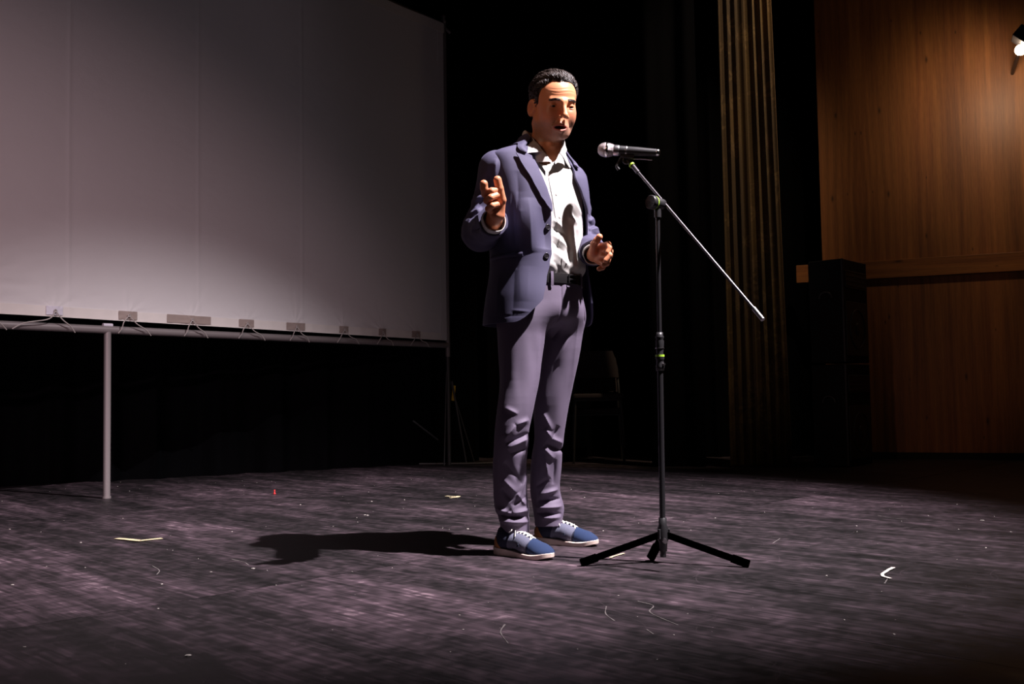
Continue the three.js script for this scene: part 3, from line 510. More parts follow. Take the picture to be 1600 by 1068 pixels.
const CR_TROUSER_R=[[-0.034,0.428,0.009,0.481,0.011,0.007],[0.009,0.481,0.059,0.499,0.011,0.007],[-0.030,0.414,0.056,0.450,0.01,-0.007],[-0.023,0.397,0.058,0.431,0.011,0.008],[-0.014,0.378,0.055,0.394,0.01,-0.005],[-0.041,0.283,0.010,0.231,0.012,0.006],[0.010,0.231,0.042,0.183,0.01,0.006],[-0.046,0.250,-0.009,0.203,0.01,-0.006],[-0.071,0.174,-0.010,0.156,0.01,0.009],[-0.010,0.156,0.056,0.167,0.01,0.009],[-0.067,0.150,0.051,0.141,0.008,-0.008],[-0.050,0.148,-0.010,0.170,0.008,-0.006],[-0.062,0.127,0.057,0.123,0.008,0.008],[-0.010,0.184,0.043,0.216,0.01,-0.005],[0.107,0.818,0.082,0.600,0.006,0.0015],[0.090,0.640,0.061,0.469,0.006,0.0015]];
CR_TROUSER_R.push([-0.030, 0.545, 0.020, 0.520, 0.009, 0.004], [0.055, 0.430, 0.030, 0.330, 0.010, 0.005], [-0.035, 0.350, 0.030, 0.260, 0.012, -0.005], [0.050, 0.300, 0.020, 0.215, 0.008, 0.005]);
const CR_TROUSER_L=[[0.120,0.460,0.150,0.420,0.01,0.008],[0.150,0.420,0.194,0.399,0.01,0.006],[0.124,0.405,0.194,0.366,0.012,-0.01],[0.114,0.385,0.158,0.339,0.01,0.006],[0.096,0.201,0.174,0.219,0.01,0.009],[0.085,0.176,0.180,0.180,0.009,-0.009],[0.077,0.149,0.190,0.152,0.009,0.01],[0.084,0.129,0.184,0.122,0.008,-0.008],[0.094,0.111,0.182,0.110,0.008,0.006],[0.086,0.231,0.142,0.267,0.01,-0.005],[0.266,0.957,0.232,0.654,0.007,0.0015],[0.218,1.004,0.236,0.869,0.006,-0.003]];
CR_TROUSER_L.push([0.115, 0.520, 0.150, 0.450, 0.010, 0.006], [0.175, 0.470, 0.150, 0.420, 0.008, -0.006], [0.120, 0.360, 0.135, 0.250, 0.010, 0.006], [0.160, 0.340, 0.150, 0.240, 0.010, -0.005], [0.225, 0.820, 0.170, 0.700, 0.012, 0.004], [0.215, 0.880, 0.150, 0.800, 0.012, -0.005]);
const CR_SHIRT=[[0.158,1.241,0.195,1.212,0.01,0.006],[0.155,1.208,0.208,1.184,0.009,-0.006],[0.154,1.185,0.221,1.132,0.01,0.006],[0.154,1.156,0.202,1.113,0.009,-0.006],[0.151,1.123,0.215,1.066,0.011,0.006],[0.155,1.086,0.191,1.038,0.01,-0.005],[0.234,1.330,0.271,1.268,0.012,0.006],[0.227,1.288,0.263,1.240,0.01,-0.006],[0.214,1.259,0.256,1.235,0.012,0.007],[0.230,1.224,0.234,1.047,0.014,0.008],[0.214,1.224,0.215,1.047,0.012,-0.007],[0.253,1.211,0.254,1.035,0.01,-0.006],[0.170,1.422,0.183,1.331,0.012,0.003],[0.198,1.421,0.225,1.330,0.012,0.004],[0.168,1.060,0.250,1.028,0.01,0.004]];
const CR_JACKET=[[0.029,1.410,0.036,1.262,0.02,-0.006],[0.009,1.334,0.018,1.050,0.012,-0.008],[0.037,1.333,0.043,1.109,0.03,0.006],[0.140,1.275,0.128,1.125,0.03,-0.014],[0.068,1.310,0.078,1.110,0.032,0.013],[0.030,1.080,0.034,0.932,0.03,0.0015],[0.016,1.074,0.001,0.863,0.02,-0.003],[-0.043,1.051,-0.055,0.864,0.025,0.006],[0.066,1.060,0.056,0.930,0.030,0.002],[-0.003,0.900,0.072,0.892,0.005,0.002],[0.030,1.345,0.022,1.110,0.0035,-0.0018],[-0.095,0.880,0.060,0.878,0.0035,-0.0012]];
const CR_SLEEVE_R=[[-0.144,1.262,-0.104,1.284,0.01,0.006],[-0.149,1.238,-0.095,1.251,0.009,-0.006],[-0.154,1.215,-0.096,1.225,0.01,0.006],[-0.131,1.332,-0.093,1.379,0.014,-0.007],[-0.102,1.421,-0.113,1.332,0.014,0.006],[-0.064,1.437,-0.075,1.355,0.014,-0.007],[-0.048,1.461,-0.056,1.366,0.012,0.006],[-0.138,1.186,-0.087,1.176,0.012,-0.006],[-0.132,1.308,-0.103,1.332,0.012,0.006],[-0.089,1.331,-0.121,1.280,0.012,-0.006]];
const CR_SLEEVE_L=[[0.306,1.225,0.354,1.244,0.009,0.006],[0.307,1.240,0.349,1.264,0.008,-0.007],[0.310,1.258,0.335,1.285,0.01,0.006],[0.310,1.275,0.330,1.315,0.01,-0.006],[0.309,1.208,0.358,1.214,0.008,-0.005],[0.302,1.395,0.311,1.320,0.014,0.005]];
const dense = (A) => { const P = new THREE.CatmullRomCurve3(A.map((p) => new THREE.Vector3(p[0], p[1], p[2])), false, 'centripetal'), R = new THREE.CatmullRomCurve3(A.map((p, i) => new THREE.Vector3(p[3], i * 0.01, 0)), false), n = (A.length - 1) * 3, o = []; for (let i = 0; i <= n; i++) { const a = P.getPoint(i / n); o.push([a.x, a.y, a.z, R.getPoint(i / n).x]); } return o; };
const byHeight = (A) => { const D = dense(A), n = 240, y0 = D[D.length - 1][1], y1 = D[0][1], T = []; for (let i = 0; i <= n; i++) { const y = lerp(y0, y1, i / n); let k = 0; while (k < D.length - 2 && D[k + 1][1] > y) k++; const t = clamp((y - D[k][1]) / (D[k + 1][1] - D[k][1]), 0, 1); T.push(D[k].map((v, q) => lerp(v, D[k + 1][q], t))); } return { y0, y1, n, T }; };
const LEG_R = byHeight(LEGR), LEG_L = byHeight(LEGL);
function legD(x, y, z, L) { const f = clamp((y - L.y0) / (L.y1 - L.y0), 0, 1) * L.n, i = Math.min(L.n - 1, Math.floor(f)), t = f - i, a = L.T[i], b = L.T[i + 1]; return smax((Math.hypot(x - lerp(a[0], b[0], t), z - lerp(a[2], b[2], t)) - lerp(a[3], b[3], t)) * 0.96, y - L.y1 - 0.06, 0.08); }
// ---- cloth
const jacketMat = mat([0.068, 0.062, 0.118], 0.78, { sheen: 0.5, sheenColor: rgb(0.20, 0.18, 0.30), sheenRoughness: 0.5, bumpMap: clothNoise, bumpScale: 0.0002 });
const liningMat = mat([0.035, 0.03, 0.05], 0.6);
const trouserMat = mat([0.135, 0.107, 0.160], 0.75, { sheen: 0.4, sheenColor: rgb(0.28, 0.24, 0.34), sheenRoughness: 0.5, bumpMap: clothNoise, bumpScale: 0.0002 });
const shirtMat = mat([0.57, 0.55, 0.525], 0.7), beltMat = mat([0.012, 0.011, 0.012], 0.35, { clearcoat: 0.3 });
const buttonMat = mat([0.02, 0.018, 0.022], 0.25);
const rad = (a) => a * D2R;
const PHI_R = [[0.86, -42], [0.892, -39], [0.94, -33], [1.016, -26], [1.076, -19], [1.112, -15], [1.172, -12], [1.244, -9], [1.292, -8], [1.344, -11], [1.38, -13], [1.42, -15.5], [1.476, -21], [1.505, -36], [1.525, -50]];
const PHI_L = [[0.86, 54], [0.95, 55], [1.03, 52], [1.12, 57], [1.2, 60], [1.28, 54], [1.35, 43], [1.42, 35], [1.476, 38], [1.505, 48], [1.525, 56]];
const frontFold = (phi) => ss(125, 95, Math.abs(phi / D2R));
function jacketPoint(y, phi, off) {
  const p = pt(y, phi, off), right = phi < 0 ? 1 : 0.15;
  const h = folds(CR_JACKET, p[0], p[1]) * frontFold(phi) * right + 0.0022 * (vnoise(phi * 5, y * 7, 1) - 0.5) + 0.004 * Math.sin(phi * 3 + y * 9) * ss(1.05, 0.86, y);
  return pt(y, phi, off + h);
}
const body = [];
const LW = [-0.057, 1.200, -3.455], LE = [-0.112, 1.200, -3.700], LS = [-0.046, 1.438, -3.690];   // his right wrist, elbow, shoulder
const RW = [0.314, 1.118, -3.740], RE = [0.292, 1.200, -3.945], RS = [0.234, 1.420, -3.848];       // his left

// ---- head frame
const HS = 1.072, HO = [0.1720, 1.6750, -3.708];
const hq = new THREE.Quaternion().setFromEuler(new THREE.Euler(13.5 * D2R, 20 * D2R, 1.0 * D2R, 'YXZ'));
const hqi = hq.clone().invert(), tv = new THREE.Vector3();
const hm = new THREE.Matrix4().makeRotationFromQuaternion(hqi).elements;
const toHead = (x, y, z) => { x -= HO[0]; y -= HO[1]; z -= HO[2]; return [(hm[0] * x + hm[4] * y + hm[8] * z) / HS, (hm[1] * x + hm[5] * y + hm[9] * z) / HS, (hm[2] * x + hm[6] * y + hm[10] * z) / HS]; };
const fromHead = (p) => { tv.set(p[0] * HS, p[1] * HS, p[2] * HS).applyQuaternion(hq); return [tv.x + HO[0], tv.y + HO[1], tv.z + HO[2]]; };
function skull(x, y, z) {                                    // cranium alone, in head units
  let d = ell(x, y, z, [0, 0.030, -0.014], [0.0735, 0.086, 0.096]);
  d = smin(d, ell(x, y, z, [0, 0.036, 0.026], [0.063, 0.058, 0.060]), 0.02);
  return d;
}
function headD(x, y, z) {
  const ax = Math.abs(x), mx = Math.abs(x + 0.0075);   // the open mouth is drawn a little to his right
  let d = skull(x, y, z);
  d = smin(d, ell(x, y, z, [0, -0.038, 0.028], [0.0590, 0.072, 0.060]), 0.03);
  d = smin(d, cap(ax, y, z, [0.052, -0.048, -0.004], [0.021, -0.094, 0.058], 0.0180, 0.0160), 0.028);
  d = smin(d, ball(x, y, z, [-0.003, -0.0985, 0.0720], 0.0165), 0.02);
  d = smin(d, ell(ax, y, z, [0.039, -0.030, 0.055], [0.0195, 0.031, 0.023]), 0.024);
  d = smin(d, cap(ax, y, z, [0.006, 0.0140, 0.0890], [0.039, 0.0170, 0.0720], 0.0092, 0.0085), 0.012);
  d = smax(d, -ball(ax, y, z, [0.0335, 0.000, 0.0990], 0.0190), 0.010);
  // nose
  d = smin(d, cap(x, y, z, [0, 0.014, 0.0885], [0, -0.032, 0.1105], 0.0068, 0.0092), 0.012);
  d = smin(d, ball(x, y, z, [0, -0.0345, 0.1125], 0.0088), 0.007);
  d = smin(d, ball(ax, y, z, [0.0125, -0.0375, 0.0985], 0.0074), 0.007);
  d = smax(d, -ell(ax, y, z, [0.0066, -0.0450, 0.1045], [0.0036, 0.0035, 0.0055]), 0.003);
  // mouth, open in speech
  d = smin(d, ell(x, y, z, [-0.005, -0.072, 0.074], [0.029, 0.024, 0.021]), 0.016);
  d = smin(d, cap(mx, y, z, [0, -0.0640, 0.0955], [0.0260, -0.0705, 0.0830], 0.0047, 0.0026), 0.006);
  d = smin(d, cap(mx, y, z, [0, -0.0850, 0.0935], [0.0230, -0.0765, 0.0825], 0.0056, 0.0026), 0.006);
  d = smax(d, -ell(mx, y, z, [0, -0.0742, 0.095], [0.0215, 0.0060, 0.018]), 0.003);
  // lids
  d = smin(d, Math.max(ball(ax, y, z, [0.0325, -0.001, 0.0690], 0.0146), -ell(ax, y, z, [0.0325, -0.0036, 0.088], [0.0150, 0.0040, 0.018])), 0.004);
  // folds beside the nose, under the eyes, brow furrow
  d += 0.0022 * Math.exp(-Math.pow(cap(ax, y, z, [0.0185, -0.038, 0.096], [0.0335, -0.073, 0.076], 0, 0) / 0.0035, 2));
  d += 0.0009 * Math.exp(-Math.pow(cap(ax, y, z, [0.020, -0.0125, 0.089], [0.045, -0.011, 0.072], 0, 0) / 0.0026, 2));
  for (const h of [0.045, 0.056]) d += 0.0006 * Math.exp(-Math.pow((y - h - 0.003 * Math.sin(x * 60)) / 0.0022, 2)) * ss(0.055, 0.03, ax) * (z > 0 ? 1 : 0);
  // ears
  { const ca = 0.96, sa = 0.28, ey = y + 0.010, ez = z + 0.010, yy = ca * ey + sa * ez, zz = -sa * ey + ca * ez, xx = ax - 0.0755 + 0.34 * zz;
    let e = ell(xx, yy, zz, [0, 0, -0.006], [0.0080, 0.0310, 0.0195]);
    e = smax(e, -ell(xx, yy, zz, [0.0095, 0.001, -0.002], [0.0090, 0.0225, 0.0125]), 0.003);
    e = smin(e, ball(xx, yy, zz, [0.001, -0.003, 0.011], 0.005), 0.005);
    e = smin(e, cap(xx, yy, zz, [0.003, 0.014, -0.002], [0.003, -0.012, -0.009], 0.0032, 0.0032), 0.003);
    d = smin(d, e, 0.006); }
  return d;
}
const NB = [0.128, 1.485, -3.745], nk0 = [0, -0.055, -0.022];
function headNeck(x, y, z) {                                 // in stage metres
  const h = toHead(x, y, z); let d = headD(...h) * HS;
  const a = fromHead(nk0);
  d = smin(d, cap(x, y, z, a, NB, 0.058, 0.062), 0.03);
  for (const s of [-1, 1]) d = smin(d, cap(x, y, z, fromHead([s * 0.055, -0.062, -0.025]), [NB[0] + 0.025 + s * 0.014, 1.487, -3.700], 0.012, 0.009), 0.018);
  d = smin(d, ball(x, y, z, [0.158, 1.522, -3.690], 0.010), 0.016);
  return d;
}
function rightHand(x, y, z) {
  const W = LW, mcp = [[-0.0605, 1.2829, -3.41], [-0.0629, 1.2669, -3.408], [-0.0632, 1.2468, -3.408], [-0.0592, 1.2226, -3.41]];
  let d = cap(x, y, z, add(W, [-0.004, -0.006, -0.06]), add(W, [0.002, 0.004, 0.012]), 0.033, 0.029);
  for (let i = 0; i < 4; i++) d = smin(d, cap(x, y, z, add(W, [0.004, 0.004 + (3 - i) * 0.004, 0.008]), mcp[i], 0.018, 0.0125), 0.014);
  d = smin(d, ball(x, y, z, [-0.046, 1.2072, -3.402], 0.0145), 0.014);
  const f = (pts, r0, r1, k) => { d = smin(d, chainD(x, y, z, pts.map((p, i) => [...p, lerp(r0, r1, i / (pts.length - 1))]), 0.003), k); };
  d = smin(d, cap(x, y, z, [-0.0450, 1.2620, -3.394], [-0.0460, 1.2130, -3.404], 0.0175, 0.0185), 0.012);
  f([[-0.0510, 1.196, -3.425], [-0.0329, 1.2106, -3.41], [-0.0260, 1.2595, -3.387]], 0.017, 0.0125, 0.013);
  f([[-0.0260, 1.2595, -3.387], [-0.0345, 1.2964, -3.370], [-0.0408, 1.3242, -3.362]], 0.0142, 0.0140, 0.006);
  f([mcp[0], [-0.0838, 1.2774, -3.37], [-0.0868, 1.2935, -3.352], [-0.0872, 1.3074, -3.345]], 0.0128, 0.0136, 0.005);
  f([mcp[1], [-0.0750, 1.2788, -3.366], [-0.0614, 1.2835, -3.352], [-0.0454, 1.2893, -3.366]], 0.0124, 0.0110, 0.0035);
  f([mcp[2], [-0.0785, 1.2534, -3.362], [-0.0639, 1.2604, -3.346], [-0.0450, 1.2703, -3.362]], 0.0122, 0.0108, 0.0035);
  f([mcp[3], [-0.0736, 1.2255, -3.365], [-0.0601, 1.2331, -3.351], [-0.0435, 1.2402, -3.366]], 0.0116, 0.0100, 0.0035);
  return d;
}
function leftHand(x, y, z) {
  const W = RW, mcp = [[0.3415, 1.1388, -3.68], [0.3438, 1.1223, -3.682], [0.3411, 1.101, -3.684], [0.3317, 1.0804, -3.69]];
  let d = cap(x, y, z, add(W, [-0.004, 0.016, -0.06]), W, 0.03, 0.026);
  for (let i = 0; i < 4; i++) d = smin(d, cap(x, y, z, add(W, [0.0, 0.010 - i * 0.006, 0.008]), mcp[i], 0.018, 0.0125), 0.014);
  const f = (pts, r0, r1, k) => { d = smin(d, chainD(x, y, z, pts.map((p, i) => [...p, lerp(r0, r1, i / (pts.length - 1))]), 0.003), k); };
  f([[0.309, 1.108, -3.725], [0.3068, 1.1193, -3.692], [0.308, 1.1419, -3.665]], 0.017, 0.0125, 0.013);
  f([[0.308, 1.1419, -3.665], [0.3179, 1.1547, -3.65], [0.3283, 1.1668, -3.643]], 0.0132, 0.0122, 0.006);
  f([mcp[0], [0.3606, 1.1405, -3.655], [0.3654, 1.1232, -3.635], [0.3562, 1.1074, -3.63]], 0.0116, 0.0098, 0.004);
  f([mcp[1], [0.3676, 1.1145, -3.65], [0.3653, 1.0951, -3.628], [0.3483, 1.0772, -3.626]], 0.0116, 0.0098, 0.003);
  f([mcp[2], [0.3605, 1.0891, -3.655], [0.3529, 1.0672, -3.636], [0.3396, 1.0611, -3.633]], 0.0114, 0.0096, 0.003);
  f([mcp[3], [0.3482, 1.0682, -3.665], [0.3385, 1.0542, -3.653], [0.3252, 1.0494, -3.648]], 0.0106, 0.0090, 0.003);
  return d;
}
const at3 = (a, r) => [...a, r];
function frameBody(x, y, z) {                                // under the clothes
  let d = ell(x, y, z, [0.105, 1.27, -3.785], [0.125, 0.21, 0.095]);
  d = smin(d, ell(x, y, z, [0.11, 0.98, -3.81], [0.115, 0.13, 0.085]), 0.04);
  d = smin(d, cap(x, y, z, NB, [0.105, 1.33, -3.775], 0.055, 0.09), 0.05);
  d = smin(d, chainD(x, y, z, [at3([0.03, 1.40, -3.73], 0.05), at3(LS, 0.045), at3(LE, 0.038), at3(LW, 0.026)], 0.02), 0.05);
  d = smin(d, chainD(x, y, z, [at3([0.17, 1.39, -3.81], 0.05), at3(RS, 0.045), at3(RE, 0.038), at3(RW, 0.026)], 0.02), 0.05);
  d = smin(d, chainD(x, y, z, LEGR.map((p) => [p[0], p[1], p[2], p[3] * 0.62]), 0.02), 0.05);
  d = smin(d, chainD(x, y, z, LEGL.map((p) => [p[0], p[1], p[2], p[3] * 0.62]), 0.02), 0.05);
  return d;
}
const skinMat = mat([1, 1, 1], 0.42, { vertexColors: true, specularIntensity: 0.8 });
const person = (() => {
  const hg = mesher(headNeck, [0.03, 1.44, -3.86], [0.31, 1.84, -3.52], 0.0022);
  const r = mesher(rightHand, [-0.13, 1.15, -3.53], [0.0, 1.35, -3.32], 0.0021), l = mesher(leftHand, [0.26, 1.02, -3.82], [0.40, 1.20, -3.60], 0.0021);
  const b = mesher(frameBody, [-0.22, 0.05, -4.1], [0.42, 1.56, -3.4], 0.014);
  const paint = (g, fn) => { const p = g.attributes.position, c = new Float32Array(p.count * 3); for (let i = 0; i < p.count; i++) c.set(fn(p.getX(i), p.getY(i), p.getZ(i)), i * 3); g.setAttribute('color', new THREE.BufferAttribute(c, 3)); return g; };
  const base = [0.74, 0.30, 0.145];
  const mixc = (a, b2, t) => a.map((v, i) => lerp(v, b2[i], t));
  paint(hg, (x, y, z) => {
    const [hx, hy, hz] = toHead(x, y, z), ax = Math.abs(hx); let c = base;
    c = mixc(c, [0.62, 0.24, 0.15], 0.5 * ss(0.05, 0.02, Math.hypot(ax - 0.04, hy + 0.03, hz - 0.07)));                                // cheeks
    const beard = ss(-0.026 - 0.02 * vnoise(x * 60, y * 60, z * 60), -0.072, hy) * ss(-0.02, 0.01, hz) * ss(-0.135, -0.115, hy) * (hy > -0.125 ? 1 : 0);
    c = mixc(c, [0.30, 0.20, 0.16], beard * (0.40 + 0.55 * vnoise(x * 900, y * 900, z * 900)));                                          // stubble
    c = mixc(c, [0.36, 0.20, 0.14], 0.2 * Math.exp(-Math.pow((hy + 0.0545) / 0.0065, 2)) * ss(0.034, 0.018, ax) * ss(0.07, 0.085, hz) * (0.5 + 0.7 * vnoise(x * 900, y * 900, z * 900)));   // moustache stubble
    const mouth = Math.hypot((hx + 0.0075) / 0.030, (hy + 0.0744) / 0.0150, (hz - 0.088) / 0.02);
    if (mouth < 1) c = mixc(c, [0.50, 0.16, 0.12], ss(1, 0.75, mouth));                                                                    // lips
    if (Math.hypot((hx + 0.0075) / 0.0220, (hy + 0.0744) / 0.0070) < 0.92 && hz < 0.0915) c = [0.20, 0.040, 0.034];                                  // inside of the mouth
    const brow = Math.abs(hy - 0.0160 - 0.004 * Math.sin(ax / 0.04 * 2.4)) / 0.0052; if (ax > 0.012 && ax < 0.047 && hz > 0.05) c = mixc(c, [0.07, 0.045, 0.035], 0.55 * ss(1.1, 0.5, brow));
    return mixc(c, mul(c, 0.8), 0.35 * vnoise(x * 260, y * 260, z * 260));
  });
  const hand = (x, y, z) => mixc([0.70, 0.29, 0.15], [0.64, 0.23, 0.12], vnoise(x * 90, y * 90, z * 90)); paint(r, hand); paint(l, hand); paint(b, () => base);
  const strip = (g) => { const q = g.toNonIndexed(); return q; };
  const geo = mergeGeometries([hg, r, l, b].map(strip));
  const m = new THREE.Mesh(place(geo), skinMat); m.name = 'person'; m.position.set(...O); m.castShadow = m.receiveShadow = true; scene.add(m);
  return tag(m, 'man in navy suit and white open-necked shirt speaking with raised right hand', 'person');
})();
const wear = (name, g, m, parent = person, label) => part(name, place(g), m, parent, label);
const metres = (g, su, sv) => { const uv = g.attributes.uv; for (let i = 0; i < uv.count; i++) uv.setXY(i, uv.getX(i) * su, uv.getY(i) * sv); return g; };
{ // eyes
  for (const s of [-1, 1]) {
    const g = new THREE.SphereGeometry(0.0127 * HS, 28, 20); g.rotateX(Math.PI / 2);
    const e = join(g), p = e.attributes.position, c = new Float32Array(p.count * 3), look = norm([0.10, -0.34, 1]);
    for (let i = 0; i < p.count; i++) { const d = dot(norm([p.getX(i), p.getY(i), p.getZ(i)]), look); c.set(d > 0.955 ? [0.006, 0.005, 0.005] : d > 0.80 ? [0.07, 0.04, 0.022] : [0.42, 0.36, 0.33], i * 3); }
    e.setAttribute('color', new THREE.BufferAttribute(c, 3)); e.applyQuaternion(hq); e.translate(...fromHead([s * 0.0325, -0.001, 0.0688]));
    wear('eye', e, mat([1, 1, 1], 0.15, { vertexColors: true }));
  }
}
{ // hair: a close cap with a receding hairline and swept-back wavy locks, eyebrows
  const line = (ax, z) => {                                  // height of the hairline: high over the forehead, receding at the temples, down in front of the ears
    const side = table([[-0.12, -0.070], [-0.05, -0.062], [-0.030, -0.040], [-0.016, 0.006], [0.008, 0.006], [0.014, -0.008], [0.022, -0.004], [0.030, 0.030], [0.042, 0.056], [0.055, 0.070], [0.068, 0.079], [0.1, 0.082]], z);
    return side + 0.010 * Math.exp(-Math.pow((ax - 0.036) / 0.014, 2)) * ss(0.03, 0.06, z);
  };
  const hairD = (x, y, z) => {
    const ax = Math.abs(x), hl = line(ax, z) + 0.005 * (vnoise(x * 150, z * 150) - 0.5), above = y - hl;
    const thick = ss(0.0, 0.018, above), lift = 0.0008 + thick * (0.0020 + 0.003 * ss(0.03, 0.09, y) + 0.003 * (vnoise(x * 55, y * 55, z * 40) - 0.3));
    let d = smax(skull(x, y, z) - lift, -above * 0.6, 0.0015);
    { const ey = y + 0.006, ez = z + 0.012; d = smax(d, -(Math.hypot(ey / 0.037, ez / 0.024) - 1) * 0.024 - (ax < 0.055 ? 1 : 0), 0.002); }
    return d;
  };
  const capG = mesher((x, y, z) => { const h = toHead(x, y, z); return hairD(...h) * HS; }, [0.03, 1.54, -3.88], [0.31, 1.86, -3.54], 0.003);
  const P = capG.attributes.position, locks = [], wisps = [];
  seed = 99;
  const skullN = (p) => { const e = 0.002; return norm([skull(p[0] + e, p[1], p[2]) - skull(p[0] - e, p[1], p[2]), skull(p[0], p[1] + e, p[2]) - skull(p[0], p[1] - e, p[2]), skull(p[0], p[1], p[2] + e) - skull(p[0], p[1], p[2] - e)]); };
  for (let k = 0, tries = 0; k < 1600 && tries < 16000; tries++) {
    const i = Math.floor(rnd() * P.count), h = toHead(P.getX(i), P.getY(i), P.getZ(i)), fringe = k > 1080;
    if (fringe && (h[2] < 0.015 || h[1] - line(Math.abs(h[0]), h[2]) > 0.022 || h[1] < 0.03)) continue;
    if (skull(...h) < (fringe ? 0.0004 : 0.0010)) continue;
    const front = ss(0.02, 0.075, h[2]), n0 = skullN(h), steps = 6, hl0 = h[1] - line(Math.abs(h[0]), h[2]), L = (0.030 + 0.018 * rnd() + 0.012 * front);
    let p = h.slice(), dir = norm([0.35 * Math.sign(h[0]) * Math.min(1, Math.abs(h[0]) / 0.04) + 0.25 + (rnd() - 0.5) * (fringe ? 0.6 : 0.3), 0.55 * front - 0.7 * ss(0.05, -0.02, h[1]), -0.9]);
    const wave = 110 * h[0] + 130 * h[1] - 60 * h[2] + rnd() * 1.1, wl = 2.6 + rnd() * 0.5, pts = [], top = ss(0.02, 0.08, h[1]);
    for (let q = 0; q <= steps; q++) {
      const n = skullN(p), t = q / steps; dir = norm(sub(dir, mul(n, dot(dir, n)))); const side = cross(n, dir);
      const root = ss(0.0, 0.016, hl0 + t * 0.03 * front + (fringe ? 0.004 : 0)), lift = 0.0012 + 0.003 * front * t + root * (0.0024 + 0.0050 * top + 0.0048 * top * Math.sin(Math.PI * t) + 0.0030 * (0.4 + 0.6 * top) * Math.sin(wave + t * wl * 2.4)), s = skull(...p);
      const on = add(p, mul(n, lift - s)); pts.push(fromHead(add(on, mul(side, 0.0042 * Math.sin(wave + t * wl * 2.2) * (0.4 + 0.6 * top)))));
      p = add(on, mul(dir, L / steps));
    }
    const c = new THREE.CatmullRomCurve3(pts.map(v3)), g = new THREE.TubeGeometry(c, 9, (0.0013 + 0.0015 * rnd()) * HS, 6, false);
    { const gp = g.attributes.position, cn = 7; for (let a = 0; a <= 9; a++) { const o = c.getPoint(a / 9), f = 0.25 + 0.75 * Math.sin(Math.PI * Math.min(1, 0.12 + 0.88 * Math.pow(1 - a / 9, 0.8))); for (let b = 0; b < cn; b++) { const id = a * cn + b; gp.setXYZ(id, lerp(o.x, gp.getX(id), f), lerp(o.y, gp.getY(id), f), lerp(o.z, gp.getZ(id), f)); } } }
    locks.push(g); k++;
  }
  const hairMat = mat([0.030, 0.021, 0.018], 0.40, { specularIntensity: 0.7 });
  const hair = wear('hair', join(capG, ...locks), hairMat);
  void hair;
  for (const s of [-1, 1]) {
    for (let k = 0; k < 110; k++) {
      const u = 0.012 + 0.034 * rnd(), y = 0.0150 + 0.0046 * Math.sin(u / 0.04 * 2.4) + (rnd() - 0.5) * 0.0075; let z = 0.11; for (let q = 0; q < 40 && headD(s * u, y, z) > 0; q++) z -= 0.0015;
      const a = [s * u, y, z + 0.0008], b = [s * (u + 0.006), y + 0.0022 * (1 - (u - 0.012) / 0.03), z + 0.0012 - 0.0028 * (u / 0.045)]; wisps.push(rod(fromHead(a), fromHead(b), 0.0007, 0.0003, 4));
    }
  }
  wear('eyebrows', join(...wisps), hairMat);
}
